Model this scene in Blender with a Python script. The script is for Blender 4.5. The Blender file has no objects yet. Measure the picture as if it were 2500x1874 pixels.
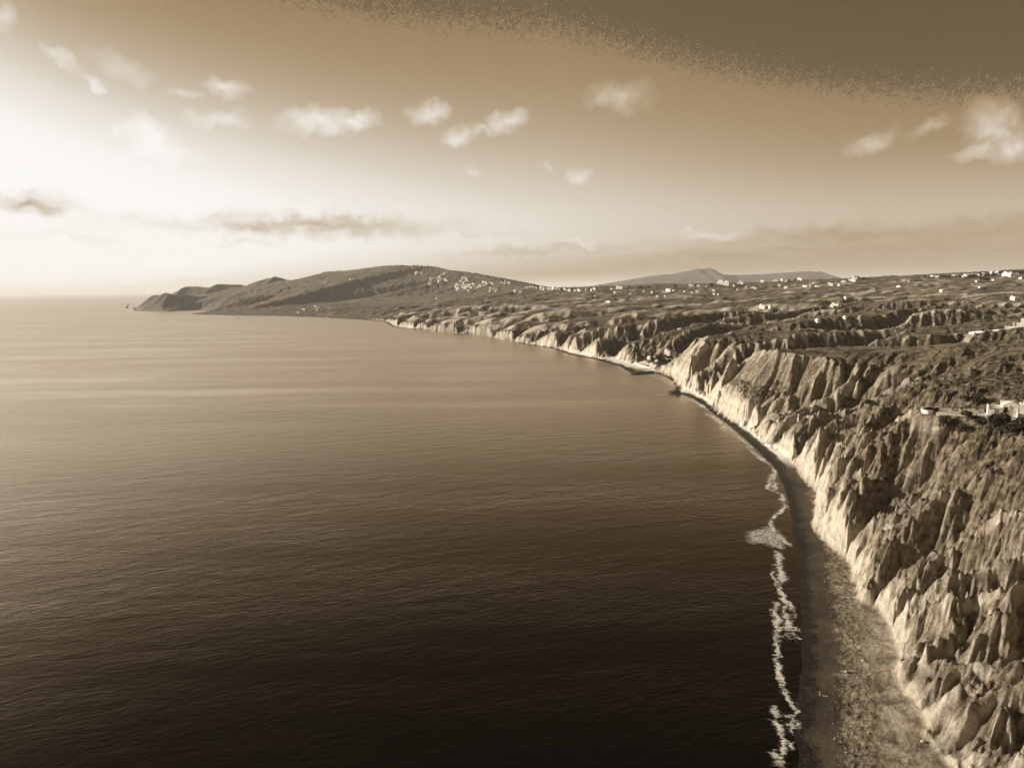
import bpy, bmesh, math, random
import numpy as np
from mathutils import Matrix, Vector
from concurrent.futures import ThreadPoolExecutor
scn = bpy.context.scene
C = scn.collection
random.seed(7)
rng = np.random.default_rng(11)
R = math.radians

# ------------------------------------------------------------------ camera
F = 1733.0; H = 110.0; PITCH = R(7.74); ROLL = R(0.81)      # focal length in photograph pixels, height above the sea
cd = bpy.data.cameras.new('camera'); cam = bpy.data.objects.new('camera', cd); C.objects.link(cam)
cd.sensor_width = 36; cd.lens = 36*F/2500; cd.clip_start = 1; cd.clip_end = 500000
cam.matrix_world = Matrix.Translation((0, 0, H)) @ Matrix.Rotation(R(90)-PITCH, 4, 'X') @ Matrix.Rotation(-ROLL, 4, 'Z')
scn.camera = cam

def ray(px, py):
    a = (px-1250)/F; b = -(py-937)/F
    c, s = math.cos(ROLL), math.sin(ROLL)
    x = c*a+s*b; y = -s*a+c*b
    cp, sp = math.cos(PITCH), math.sin(PITCH)
    return (x, cp+sp*y, -sp+cp*y)
def pix(px, py, z):
    d = ray(px, py); t = (z-H)/d[2]; return (d[0]*t, d[1]*t)
def atY(px, py, Y):
    d = ray(px, py); t = Y/d[1]; return (d[0]*t, Y, H+d[2]*t)

# ------------------------------------------------------------------ sun, sky, exposure
SUN_EL, SUN_AZ = R(18.5), R(-70)                 # azimuth from +Y, negative = towards -X
sl = bpy.data.lights.new('sun', 'SUN'); sun = bpy.data.objects.new('sun', sl); C.objects.link(sun)
sl.energy = 5.0; sl.angle = R(0.6); sl.color = (1.0, .94, .84)
sdir = Vector((math.sin(SUN_AZ)*math.cos(SUN_EL), math.cos(SUN_AZ)*math.cos(SUN_EL), math.sin(SUN_EL)))
sun.rotation_euler = sdir.to_track_quat('Z', 'Y').to_euler()
vs = scn.view_settings
vs.view_transform = 'Standard'; vs.look = 'None'; vs.exposure = .38; vs.gamma = 1; vs.use_curve_mapping = False

world = bpy.data.worlds.new('World'); scn.world = world; world.use_nodes = True
class NT:
    def __init__(s, nt): s.nt = nt; s.n = nt.nodes; s.l = nt.links
    def new(s, t, **k):
        o = s.n.new(t)
        for a, b in k.items(): setattr(o, a, b)
        return o
    def put(s, sock, v):
        if isinstance(v, bpy.types.NodeSocket): s.l.new(v, sock)
        elif v is not None: sock.default_value = v
    def math(s, op, a, b=None, c=None, clamp=False):
        o = s.new('ShaderNodeMath', operation=op); o.use_clamp = clamp
        s.put(o.inputs[0], a)
        if b is not None: s.put(o.inputs[1], b)
        if c is not None: s.put(o.inputs[2], c)
        return o.outputs[0]
    def vmath(s, op, a, b=None):
        o = s.new('ShaderNodeVectorMath', operation=op); s.put(o.inputs[0], a)
        if b is not None:
            s.put(o.inputs['Scale'] if op == 'SCALE' else o.inputs[1], b)
        return o.outputs['Value'] if op in ('LENGTH', 'DOT_PRODUCT') else o.outputs[0]
    def noise(s, vec, scale, detail=4, rough=.55, dist=0, typ='FBM'):
        o = s.new('ShaderNodeTexNoise', noise_dimensions='3D'); s.put(o.inputs['Vector'], vec)
        o.inputs['Scale'].default_value = scale; o.inputs['Detail'].default_value = detail
        o.inputs['Roughness'].default_value = rough; o.inputs['Distortion'].default_value = dist
        return o.outputs['Fac']
    def mapr(s, v, a, b, c=0., d=1., smooth=False):
        o = s.new('ShaderNodeMapRange'); o.interpolation_type = 'SMOOTHSTEP' if smooth else 'LINEAR'
        s.put(o.inputs[0], v)
        for i, q in enumerate((a, b, c, d)): s.put(o.inputs[1+i], q)
        return o.outputs[0]
    def mapping(s, vec, loc=(0,0,0), rot=(0,0,0), scale=(1,1,1), typ='POINT'):
        o = s.new('ShaderNodeMapping', vector_type=typ); s.put(o.inputs[0], vec)
        o.inputs['Location'].default_value = loc; o.inputs['Rotation'].default_value = rot; o.inputs['Scale'].default_value = scale
        return o.outputs[0]
    def mix(s, f, a, b):
        o = s.new('ShaderNodeMix', data_type='RGBA'); s.put(o.inputs[0], f)
        s.put(o.inputs[6], a if isinstance(a, bpy.types.NodeSocket) else (*a, 1)); s.put(o.inputs[7], b if isinstance(b, bpy.types.NodeSocket) else (*b, 1))
        return o.outputs[2]
    def ramp(s, v, stops):
        o = s.new('ShaderNodeValToRGB'); s.put(o.inputs[0], v); cr = o.color_ramp
        while len(cr.elements) < len(stops): cr.elements.new(.5)
        for e, (p, c) in zip(cr.elements, stops): e.position = p; e.color = (*c, 1)
        return o.outputs[0]

W = NT(world.node_tree)
sky = W.new('ShaderNodeTexSky', sky_type='NISHITA'); sky.sun_disc = False
sky.sun_elevation = SUN_EL; sky.sun_rotation = SUN_AZ; sky.dust_density = 3; sky.air_density = 1
bw = W.new('ShaderNodeRGBToBW'); W.l.new(sky.outputs[0], bw.inputs[0])
dirv = W.new('ShaderNodeTexCoord').outputs['Generated']
sep = W.new('ShaderNodeSeparateXYZ'); W.l.new(dirv, sep.inputs[0])
el = W.math('MULTIPLY', W.math('ARCSINE', sep.outputs[2]), 57.29578)
az = W.math('MULTIPLY', W.math('ARCTAN2', sep.outputs[0], sep.outputs[1]), 57.29578)
cmb = W.new('ShaderNodeCombineXYZ'); W.l.new(az, cmb.inputs[0]); W.l.new(el, cmb.inputs[1])
pos = cmb.outputs[0]
# the air near the horizon is brighter
zc = W.math('MAXIMUM', sep.outputs[2], 0.0)
hor = W.math('ADD', 1.0, W.math('MULTIPLY', W.math('EXPONENT', W.math('MULTIPLY', zc, -1/.15)), 2.9))
side = W.math('SUBTRACT', 1.0, W.math('MULTIPLY', W.mapr(sep.outputs[0], .04, .72, 0, .37, True), W.mapr(sep.outputs[2], .0, .16, .05, 1)))       # dimmer away from the sun
v = W.math('MULTIPLY', W.math('MULTIPLY', W.math('MULTIPLY', bw.outputs[0], .1), hor), W.math('MULTIPLY', side, W.mapr(sep.outputs[2], .10, .34, 1.0, W.mapr(sep.outputs[0], .05, -.5, .88, .50))))
n1 = W.noise(pos, .55, 6, .62); n2 = W.noise(W.mapping(pos, scale=(.28, 1.3, 1)), .5, 5, .6)
wn = W.new('ShaderNodeTexNoise'); W.l.new(pos, wn.inputs['Vector']); wn.inputs['Scale'].default_value = .7; wn.inputs['Detail'].default_value = 5
warp = W.vmath('SUBTRACT', wn.outputs['Color'], (.5, .5, .5))
wp = W.vmath('ADD', pos, W.vmath('SCALE', warp, 2.2))
def blobs(lst, noise, k):
    acc = None
    for (x, y, rx, ry, rot, s) in lst:
        px, py = x*1.1302, y*1.1302
        d = ray(px, py); L = math.sqrt(sum(q*q for q in d))
        a = math.degrees(math.atan2(d[0], d[1])); e = math.degrees(math.asin(d[2]/L))
        deg = 57.3/(F/1.1302)/L
        m = W.mapping(wp, loc=(a, e, 0), rot=(0, 0, R(rot)), scale=(rx*deg, ry*deg, 1e6), typ='TEXTURE')
        ln = W.vmath('LENGTH', m)
        q = W.mapr(ln, 1.45, 0.0, 0, s*1.1)
        acc = q if acc is None else W.math('MAXIMUM', acc, q)
    f = W.math('ADD', acc, W.math('MULTIPLY', W.math('SUBTRACT', noise, .5), W.math('MULTIPLY', acc, k)))
    return W.math('MAXIMUM', f, 0.0)
white = blobs([(5,30,22,26,0,.5),(135,126,34,14,-30,.55),(265,148,55,20,-15,.3),(210,184,28,11,-20,.6),(488,192,48,17,0,.65),(396,208,28,9,0,.4),
    (472,256,58,19,5,.45),(328,302,50,36,-35,.95),(254,288,14,22,0,.35),(385,328,40,14,-20,.3),(700,262,75,24,0,.85),(770,262,42,18,0,.8),(640,268,40,14,0,.3),(925,246,42,19,10,.75),
    (985,297,34,16,10,.65),(1097,262,42,20,10,.85),(1040,287,34,10,10,.5),(1340,208,62,26,0,.5),(1300,214,26,14,0,.4),(1250,384,26,13,0,.4),(1022,370,13,9,0,.35),(1187,356,11,8,0,.3),
    (2150,280,58,40,-35,.85),(2120,325,40,18,0,.7),(2190,320,34,26,0,.75),(2012,270,38,15,25,.55),(1885,312,46,18,25,.5),
    (1480,490,14,8,0,.35),(1540,508,60,10,0,.4),(1250,525,36,8,0,.3)], n1, 1.9)
white = W.math('MULTIPLY', white, .42)
grey = blobs([(60,440,100,26,-3,.95),(175,458,70,16,0,.4),(600,487,350,26,0,.85),(760,480,130,18,0,.5),(520,520,100,14,0,.5),(150,515,260,18,0,.4),(330,545,150,9,0,.3),(1000,500,120,9,0,.2),(1150,540,230,10,2,.3),
    (1880,503,380,20,1,.40),(2120,498,260,18,2,.38),(1750,540,460,14,1,.32)], n2, 2.0)
v = W.math('MINIMUM', v, 1.45)
v = W.math('SUBTRACT', W.math('ADD', v, white), W.math('MULTIPLY', W.math('MULTIPLY', grey, v), .60))
sp = W.math('ADD', W.math('MULTIPLY', W.noise(dirv, 700, 1, .5), .75), W.math('MULTIPLY', W.noise(dirv, 150, 3, .7), .45))
v = W.math('MAXIMUM', v, W.mapr(sep.outputs[2], .10, .17, .42, .0))
v2 = W.math('ADD', v, W.math('MULTIPLY', W.math('SUBTRACT', sp, .60), W.mapr(v, .25, .42, .18, .0)))
dark = W.mapr(v2, .258, .290, 0, 1, True)
lightc = W.ramp(W.math('DIVIDE', v2, 1.6), [(.0, (.14,.10,.047)), (.155, (.28,.19,.095)), (.20, (.345,.238,.128)), (.27, (.44,.328,.205)), (.38, (.60,.51,.395)), (.52, (.79,.735,.655)), (.72, (.94,.92,.885)), (1.0, (1.0,.985,.965))])
skyc = W.mix(dark, W.mix(W.mapr(v, .15, .29), (.118, .082, .040), (.160, .112, .058)), lightc)
skyc = W.vmath('SCALE', skyc, 10.0)
bg = W.n['Background']; W.l.new(skyc, bg.inputs[0]); bg.inputs[1].default_value = .0768

scn.cycles.use_denoising = True
scn.cycles.max_bounces = 5; scn.cycles.volume_bounces = 4; scn.cycles.transparent_max_bounces = 8
scn.cycles.diffuse_bounces = 2; scn.cycles.glossy_bounces = 2

# ------------------------------------------------------------------ helpers
def tag(o, label=None, cat=None, group=None, kind=None):
    if label: o['label'] = label
    if cat: o['category'] = cat
    if group: o['group'] = group
    if kind: o['kind'] = kind
    return o
def mat(name, base, rough=.9, spec=.2):
    m = bpy.data.materials.new(name); m.use_nodes = True; b = m.node_tree.nodes['Principled BSDF']
    b.inputs['Base Color'].default_value = (*base, 1); b.inputs['Roughness'].default_value = rough
    b.inputs['Specular IOR Level'].default_value = spec
    return m
def mesh_grid(name, X, Y, Z, keep, attrs=None, smooth=True):
    """grid mesh from 2D arrays, faces only where keep (bool per cell); unused vertices dropped"""
    n, m = X.shape
    idx = np.arange(n*m).reshape(n, m)
    q = np.stack([idx[:-1,:-1], idx[:-1,1:], idx[1:,1:], idx[1:,:-1]], -1)[keep]
    used = np.zeros(n*m, bool); used[q.ravel()] = True
    remap = np.cumsum(used)-1
    q = remap[q]
    co = np.stack([X.ravel()[used], Y.ravel()[used], Z.ravel()[used]], -1).astype(np.float32)
    me = bpy.data.meshes.new(name)
    me.vertices.add(len(co)); me.vertices.foreach_set('co', co.ravel())
    me.loops.add(q.size); me.loops.foreach_set('vertex_index', q.ravel().astype(np.int32))
    me.polygons.add(len(q)); me.polygons.foreach_set('loop_start', np.arange(0, q.size, 4, dtype=np.int32))
    me.update(calc_edges=True)
    if smooth: me.polygons.foreach_set('use_smooth', np.ones(len(q), bool))
    for k, a in (attrs or {}).items():
        at = me.attributes.new(k, 'FLOAT', 'POINT'); at.data.foreach_set('value', a.ravel()[used].astype(np.float32))
    o = bpy.data.objects.new(name, me); C.objects.link(o)
    return o

# ---- numpy noise
def _h(ix, iy, seed):
    h = (ix.astype(np.int64)*374761393 + iy.astype(np.int64)*668265263 + seed*974711) & 0xffffffff
    h = ((h ^ (h >> 13))*1274126177) & 0xffffffff
    return ((h ^ (h >> 16)) & 0xffff).astype(np.float32)/65536.
def vn(x, y, seed=0):
    ix = np.floor(x); iy = np.floor(y); fx = (x-ix).astype(np.float32); fy = (y-iy).astype(np.float32)
    ix = ix.astype(np.int64); iy = iy.astype(np.int64)
    out = 0
    u = fx*fx*fx*(fx*(fx*6-15)+10); w = fy*fy*fy*(fy*(fy*6-15)+10)
    def g(a, b):
        t = _h(ix+a, iy+b, seed)*6.2831853
        return np.cos(t)*(fx-a)+np.sin(t)*(fy-b)
    a = g(0,0); b = g(1,0); c = g(0,1); d = g(1,1)
    return (a+(b-a)*u + (c-a+(a-b-c+d)*u)*w)*1.5           # about -1..1
def fbm(x, y, s, oct=4, seed=0, gain=.5):
    o = 0; a = 1.; t = 0
    for k in range(oct):
        o = o + a*vn(x/s, y/s, seed+k*17); t += a; a *= gain; s *= .5
    return o/t
def ridged(x, y, s, oct=4, seed=0, gain=.5):
    o = 0; a = 1.; t = 0
    for k in range(oct):
        o = o + a*(1-2*np.abs(vn(x/s, y/s, seed+k*31))); t += a; a *= gain; s *= .5
    return o/t
def sst(x, a, b):
    t = np.clip((x-a)/(b-a), 0, 1); return t*t*(3-2*t)
def erosion_oct(px, py, dx, dy, seed):
    ix = np.floor(px); iy = np.floor(py); fx = (px-ix).astype(np.float32); fy = (py-iy).astype(np.float32)
    ix = ix.astype(np.int64); iy = iy.astype(np.int64)
    c = 0; gx = 0; gy = 0; wt = 0
    for i in (-1, 0, 1):
        for j in (-1, 0, 1):
            hx = _h(ix-i, iy-j, seed)*.9; hy = _h(ix-i, iy-j, seed+5)*.9
            qx = fx+i-hx; qy = fy+j-hy
            w = np.exp(-(qx*qx+qy*qy)*2.6)
            m = (qx*dx+qy*dy)*6.2831853
            c = c+np.cos(m)*w; s = np.sin(m)*w
            gx = gx-s*dx; gy = gy-s*dy; wt = wt+w
    wt = wt+1e-6
    return c/wt, gx/wt, gy/wt

# ------------------------------------------------------------------ the lie of the land
PW = [(1980,2100),(1960,1950),(1946,1874),(1943,1780),(1946,1695),(1955,1640),(1960,1582),(1953,1530),(1953,1469),(1949,1410),(1953,1356),(1938,1300),(1927,1232),(1910,1175),(1882,1130),(1853,1102),(1808,1062),(1774,1034),(1729,1000),(1695,974),(1667,963),(1642,960),(1650,945),(1645,932),(1627,921),(1596,908),(1545,914),(1509,893),(1458,878),(1390,865),(1350,851),(1277,840),(1243,831),(1187,819),(1130,814),(1051,807),(995,802),(960,798),(938,785),(881,780),(791,775),(678,771),(565,770),(464,767)]
water_line = [(20.,-60.),(36., 60.)] + [pix(*p, 0) for p in PW]
water_line += [(-1520,3800), pix(470,757,0), pix(400,760,0), pix(330,759,0), pix(322,752,0), (-2950,5600), (-2000,6600), (-800,7200), (400,7600)]
PF = [(2322,1859),(2290,1820),(2264,1797),(2253,1732),(2213,1667),(2195,1645),(2201,1595),(2181,1533),(2140,1470),(2105,1465),(2083,1371),(2047,1342),(2015,1310),(1989,1274),(1997,1194),(1971,1172),(1950,1140),(1924,1111),(1880,1070),(1839,1040),(1803,1026),(1760,999),(1745,978),(1725,962),(1670,942),(1636,912),(1602,900),(1556,889),(1500,872),(1453,869),(1426,861),(1385,853),(1340,843),(1284,836),(1216,822),(1148,812),(1094,809),(1040,803),(990,797)]
foot_line = [(60.,-60.),(80., 60.),(92.,120.)] + [pix(*p, 3) for p in PF]
foot_line += [(x+8, y+8) for x, y in [pix(*p, 0) for p in PW[37:]]]
foot_line += [(x+25, y+25) for x, y in water_line[len(PW)+2:]]

def seg_dist(x, y, poly, vals=None):
    """distance to an open polyline, and the values interpolated at the nearest point"""
    best = np.full(x.shape, 1e18, np.float32); bv = np.zeros(x.shape+(len(vals[0]),), np.float32) if vals is not None else None
    sgn = np.ones(x.shape, np.float32)
    for k in range(len(poly)-1):
        ax, ay = poly[k][:2]; bx, by = poly[k+1][:2]
        ex, ey = bx-ax, by-ay; L2 = ex*ex+ey*ey+1e-9
        t = np.clip(((x-ax)*ex+(y-ay)*ey)/L2, 0, 1)
        d = (x-ax-t*ex)**2+(y-ay-t*ey)**2
        m = d < best
        best = np.where(m, d, best)
        if vals is not None:
            for c in range(len(vals[0])):
                bv[..., c] = np.where(m, vals[k][c]+t*(vals[k+1][c]-vals[k][c]), bv[..., c])
    return np.sqrt(best), bv
def inside(x, y, poly):
    r = np.zeros(x.shape, bool); n = len(poly)
    for k in range(n):
        ax, ay = poly[k]; bx, by = poly[(k+1) % n]
        if ay == by: continue
        c = ((ay > y) != (by > y)) & (x < (bx-ax)*(y-ay)/(by-ay)+ax)
        r ^= c
    return r
def signed(x, y, line):
    d, _ = seg_dist(x, y, line)
    ins = inside(x, y, line+[(400, 9500), (9000, 9500), (9000, -60)])
    return np.where(ins, d, -d)

# height of the plateau surface, (x, y, z)
PP = [(100,60,40),(135,60,60),(150,120,52),(126,167,36),(140,185,44),(165,225,50),(176,245,51),(192,248,54),(188,294,53),(205,262,55),(215,290,57),(198,305,54),(168,300,42),(184,318,47),(240,270,61),(300,200,72),(300,60,70),
      (205,385,49),(225,400,50),(196,380,43),(170,384,29),(215,350,56),(250,350,60),(240,450,42),(270,460,50),(250,505,49),(222,540,51),(190,575,54),(200,620,51),(240,600,54),(305,500,63),(330,420,69),(365,600,56),(430,500,68),(500,600,70),
      (212,800,50),(205,765,40),(235,840,48),(290,800,52),(300,900,44),(190,930,9),(210,960,14),(175,1000,16),(230,980,30),(300,1000,46),(430,700,60),(440,800,62),(560,750,72),
      (165,1060,30),(140,1110,30),(115,1190,32),(60,1340,30),(-10,1560,34),(-80,1720,32),(-140,1780,30),(-215,1900,32),(-330,2120,30),(-430,2450,25),(-560,2660,18),(-760,2900,14),(-1030,3170,14),(-1290,3320,15),(-1590,3560,8),
      (260,1200,46),(400,1200,54),(560,1200,70),(900,1000,84),(800,1300,74),(1100,1500,92),(430,1500,60),(150,1600,48),
      (900,2000,84),(550,2000,74),(200,2000,56),(-50,2200,50),(1500,2000,112),(900,3000,108),(1760,2500,137),(1500,2600,124),(2113,3000,142),(80,3000,98),(500,3000,104),(-400,3000,44),(-200,3600,70),(-800,3500,40),(-1200,3700,35),
      (1000,3800,95),(2200,3800,130),(2500,2500,150),(0,4200,95),(1200,5500,60),(-900,5500,60),(3500,4500,120),(1500,800,110),(900,400,90)]
PPx = np.array(PP, float)
def rbf_fit(P, eps=8.):
    d = np.hypot(P[:,None,0]-P[None,:,0], P[:,None,1]-P[None,:,1])
    K = np.sqrt(d*d+eps*eps); n = len(P)
    A = np.zeros((n+1, n+1)); A[:n,:n] = K+np.eye(n)*-1.0; A[:n,n] = 1; A[n,:n] = 1
    return np.linalg.solve(A, np.append(P[:,2], 0))
RW = rbf_fit(PPx)
def plateau(x, y):
    o = np.full(x.shape, RW[-1], np.float32)
    for (a, b, _), w in zip(PP, RW[:-1]): o = o+np.float32(w)*np.sqrt((x-a)**2+(y-b)**2+64.)
    return o
# cliff share, width of the slope behind it, along the shore by y
TY = [0,200,265,330,362,385,420,450,500,545,575,620,660,700,745,770,830,880,930,985,1040,1080,1200,1350,1420,1600,1720,1900,2100,2300,2700,3400]
TC = [.22,.24,.24,.22,.5,.6,.35,.34,.36,.36,.38,.4,.5,.3,.5,.92,.75,.5,.1,.2,.9,.92,.9,.85,.4,.45,.75,.5,.6,.35,.05,.05]
TW = [56,54,52,52,40,36,40,52,62,52,30,28,30,60,30,20,30,60,150,90,18,14,16,20,60,60,30,60,40,70,120,160]

# gullies: polylines of (x, y, floor height), side slope
def pg(l): return [(*pix(a, b, c), c) for a, b, c in l]
NG = [(pg([(2108,1468,3),(2130,1440,6),(2190,1385,14),(2270,1305,25),(2340,1250,33),(2400,1225,39)]), 12, 12),
      (pg([(2330,1255,30),(2400,1270,32),(2460,1265,36)]), 7, 8),
      (pg([(2190,1600,4),(2240,1590,9),(2320,1530,20),(2400,1450,30),(2450,1400,37),(2500,1350,44)]), 12, 12),
      (pg([(2215,1668,5),(2290,1640,14),(2380,1590,22),(2460,1540,30),(2540,1490,38)]), 10, 9),
      (pg([(2250,1745,5),(2320,1730,12),(2400,1690,18),(2500,1640,26),(2600,1590,34)]), 10, 9),
      (pg([(2290,1830,5),(2400,1800,12),(2500,1760,20),(2620,1700,30)]), 9, 9),
      (pg([(1985,1190,4),(2030,1140,12),(2100,1120,22),(2170,1105,27)]), 13, 14),
      (pg([(1993,1250,4),(2080,1230,15),(2170,1190,24),(2225,1165,30)]), 9, 10),
      (pg([(2030,1330,4),(2100,1290,14),(2170,1250,20),(2210,1232,26)]), 9, 9),
      (pg([(2070,1370,4),(2130,1335,12),(2200,1295,20)]), 7, 7),
      (pg([(2160,1480,6),(2230,1440,16),(2300,1390,26),(2370,1340,34)]), 7, 7),
      (pg([(2240,1540,10),(2330,1470,24),(2420,1370,36)]), 5, 6)]
GUL = [
       ([(172,425,4),(200,428,12),(222,430,22),(245,425,36),(275,400,52)], 1.0, 5),
       ([(178,470,4),(205,470,14),(232,485,26),(255,478,40)], 1.1, 5),
       ([(182,520,5),(208,512,20),(228,508,34),(240,500,44)], 1.3, 4),
       ([(182,698,2),(215,694,5),(262,684,11),(330,668,22),(380,650,32),(440,615,44),(520,560,56)], .66, 20),
       ([(262,684,11),(330,720,30),(390,740,46)], .8, 5),
       ([(170,905,5),(215,905,7),(262,905,11),(330,880,18),(400,850,24),(480,810,32),(560,760,44),(680,700,60),(820,640,76)], .58, 16),
       ([(400,850,24),(460,900,34),(540,940,50)], .7, 6),
       ([(165,950,7),(255,980,16),(330,1040,26),(420,1060,36),(520,1040,48),(640,1000,62)], .6, 14),
       ([(330,590,46),(390,560,52),(470,500,60)], .6, 6),
       ([(300,430,58),(350,400,60),(430,390,66)], .6, 6)]
gr = random.Random(5)
def foot_x(y):
    for (a, b), (c, d) in zip(foot_line[:-1], foot_line[1:]):
        if b <= y <= d: return a+(c-a)*(y-b)/(d-b+1e-9)
    return 150
yy = 1075.
while yy < 3300:
    x0 = foot_x(yy); hd = gr.uniform(-.25, .45); x, y = x0-4, yy; L = gr.uniform(400, 1000); pts = [(x, y, 4)]; s = 0
    amp = gr.uniform(.7, 1)
    while s < L:
        st = 70; hd += gr.uniform(-.32, .32); hd = max(-.55, min(.6, hd))
        x += st*math.cos(hd); y += st*math.sin(hd); s += st
        P = float(plateau(np.array([x], float), np.array([y], float))[0])
        pts.append((x, y, 4+(P-4)*min(1, (s/L)**.75*1.02+(1-amp)*.5)))
    GUL.append((pts, gr.uniform(.45, .7), 6))
    yy += gr.uniform(75, 150)
# inland gullies on the plateau
for k in range(26):
    y = gr.uniform(750, 2900); x = gr.uniform(.3, .72)*y; hd = gr.uniform(-.3, .3); pts = []; n = gr.randint(4, 8)
    dep = gr.uniform(9, 20)
    for i in range(n):
        P = float(plateau(np.array([x], float), np.array([y], float))[0])
        pts.append((x, y, P-dep*math.sin(math.pi*(i+.6)/(n+.2)))); x += 60*math.cos(hd); y += 60*math.sin(hd); hd += gr.uniform(-.3, .3)
    GUL.append((pts, gr.uniform(.35, .6), 7))
# ridges: (x, y, crest height), side slope
def rl(pts, Y): return [atY(px, py, yy) for (px, py), yy in zip(pts, Y)]
RID = [(rl([(1968,1064),(2010,1048),(2050,1032),(2090,1016),(2125,1002)], [384,385,387,389,394]), 1.6),
       (rl([(2108,1040),(2135,1020),(2165,1000),(2180,985)], [330,345,352,356]), 1.5),
       (rl([(1703,822),(1690,850),(1680,880)], [812,800,790]), 1.5),
       (rl([(1790,868),(1765,925),(1758,950)], [640,625,618]), 2.4),
       (rl([(1745,905),(1735,925)], [690,680]), 2.2)]
# far hills, built the same way with gentle sides
FAR = [(rl([(700,686),(740,684),(805,664),(850,661),(917,652),(980,648),(1050,651),(1085,659),(1150,667),(1190,675),(1235,688),(1300,697),(1345,703)], [5200,5100,5000,4950,4900,4850,4800,4700,4550,4400,4200,4000,3900]), .17),
       (rl([(640,690),(672,675),(700,684),(740,687)], [5300,5300,5300,5200]), .3),
       (rl([(425,716),(440,706),(452,696),(468,702),(515,701),(530,694),(540,694),(558,702),(590,703),(625,694),(655,680)], [5600]*8+[5500,5400,5300]), .35),
       (rl([(333,742),(352,733),(375,718),(400,714),(425,719),(460,722),(520,725),(580,730)], [4250,4300,4400,4450,4500,4600,4700,4800]), .42),
       (rl([(480,762),(505,752),(545,740),(575,731),(620,722),(660,719),(720,720),(800,715)], [3650,3680,3750,3800,3900,4000,4150,4400]), .34),
       (rl([(840,745),(900,728),(960,716),(1040,705)], [3700,3900,4100,4400]), .2)]
def far_height(x, y):
    o = np.full(x.shape, -40., np.float32)
    for pts, s in FAR:
        d, vv = seg_dist(x, y, pts, [(p[2],) for p in pts])
        dd = np.sqrt(d*d+40*40)-40
        o = np.maximum(o, vv[..., 0]-dd*s)
    return o

POOL = ThreadPoolExecutor(4)
TERR = [pix(2253,1003,54), pix(2288,1007,54), pix(2350,1015,54), pix(2412,1022,54), pix(2403,999,54), pix(2330,996,54), pix(2295,995,54), pix(2254,995,54)]
PADS = [(TERR+[], 53.9, 5.), ([(191,284),(201,297),(224,283),(228,272),(212,264)], 53.9, 6.)]
def first_surface(x, y, df, dw, far):
    """uneroded upland: plateau, coastal slope, the main gullies"""
    P = plateau(x, y)
    cf = np.interp(y, TY, TC).astype(np.float32); Wd = np.interp(y, TY, TW).astype(np.float32)
    t = np.clip(df/np.maximum(Wd, 1), 0, 1)
    slope = 1-(1-t)**1.7
    st2 = sst(y, 435, 480)*(1-sst(y, 640, 660))
    slope = slope*(1-st2)+st2*(.22*np.minimum(t*2.2, 1)+.78*sst(t, .5, .74))
    z = 3.5+(P-3.5)*(cf+(1-cf)*slope)
    if not far:
        for poly, pz, bl in PADS:
            xs = [p[0] for p in poly]; ys = [p[1] for p in poly]
            sel = (x > min(xs)-60) & (x < max(xs)+60) & (y > min(ys)-60) & (y < max(ys)+60)
            d, _ = seg_dist(x[sel], y[sel], poly+[poly[0]]); d = np.where(inside(x[sel], y[sel], poly), 0, d)
            z[sel] = np.maximum(z[sel], pz+.5-np.maximum(d-3, 0)*.72)
    if not far:
        for pts, D, wd in NG:
            xs = [p[0] for p in pts]; ys = [p[1] for p in pts]
            sel = (x > min(xs)-30) & (x < max(xs)+30) & (y > min(ys)-30) & (y < max(ys)+30)
            if not sel.any(): continue
            d, vv = seg_dist(x[sel], y[sel], pts, [(min(1., .7+.2*i),) for i in range(len(pts)-1)]+[(.4,)])
            q = np.maximum(1-np.sqrt(d*d+1.2)/wd, 0)
            z[sel] = np.maximum(z[sel]-.62*D*vv[..., 0]*q, 3.0)
    for pts, s, r in GUL:
        xs = [p[0] for p in pts]; ys = [p[1] for p in pts]
        B = 45/s
        sel = (x > min(xs)-B) & (x < max(xs)+B) & (y > min(ys)-B) & (y < max(ys)+B)
        if not sel.any(): continue
        d, vv = seg_dist(x[sel], y[sel], pts, [(p[2],) for p in pts])
        q = vv[..., 0]+(np.sqrt(d*d+r*r)-r)*s*(1+d*.012)
        zz = z[sel]
        k = 4.0; hh = np.clip(.5+.5*(zz-q)/k, 0, 1)      # smooth minimum
        z[sel] = zz*(1-hh)+q*hh-k*hh*(1-hh)
    if far:
        fh = far_height(x, y)
        shore = np.clip(dw/60, 0, 1)
        k = 12.; hh = np.clip(.5+.5*(fh-z)/k, 0, 1)
        q = z*(1-hh)+fh*hh+k*hh*(1-hh)
        z = np.where(y > 2600, z+(np.maximum(q, z)-z)*shore**.6, z)
    return z

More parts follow.
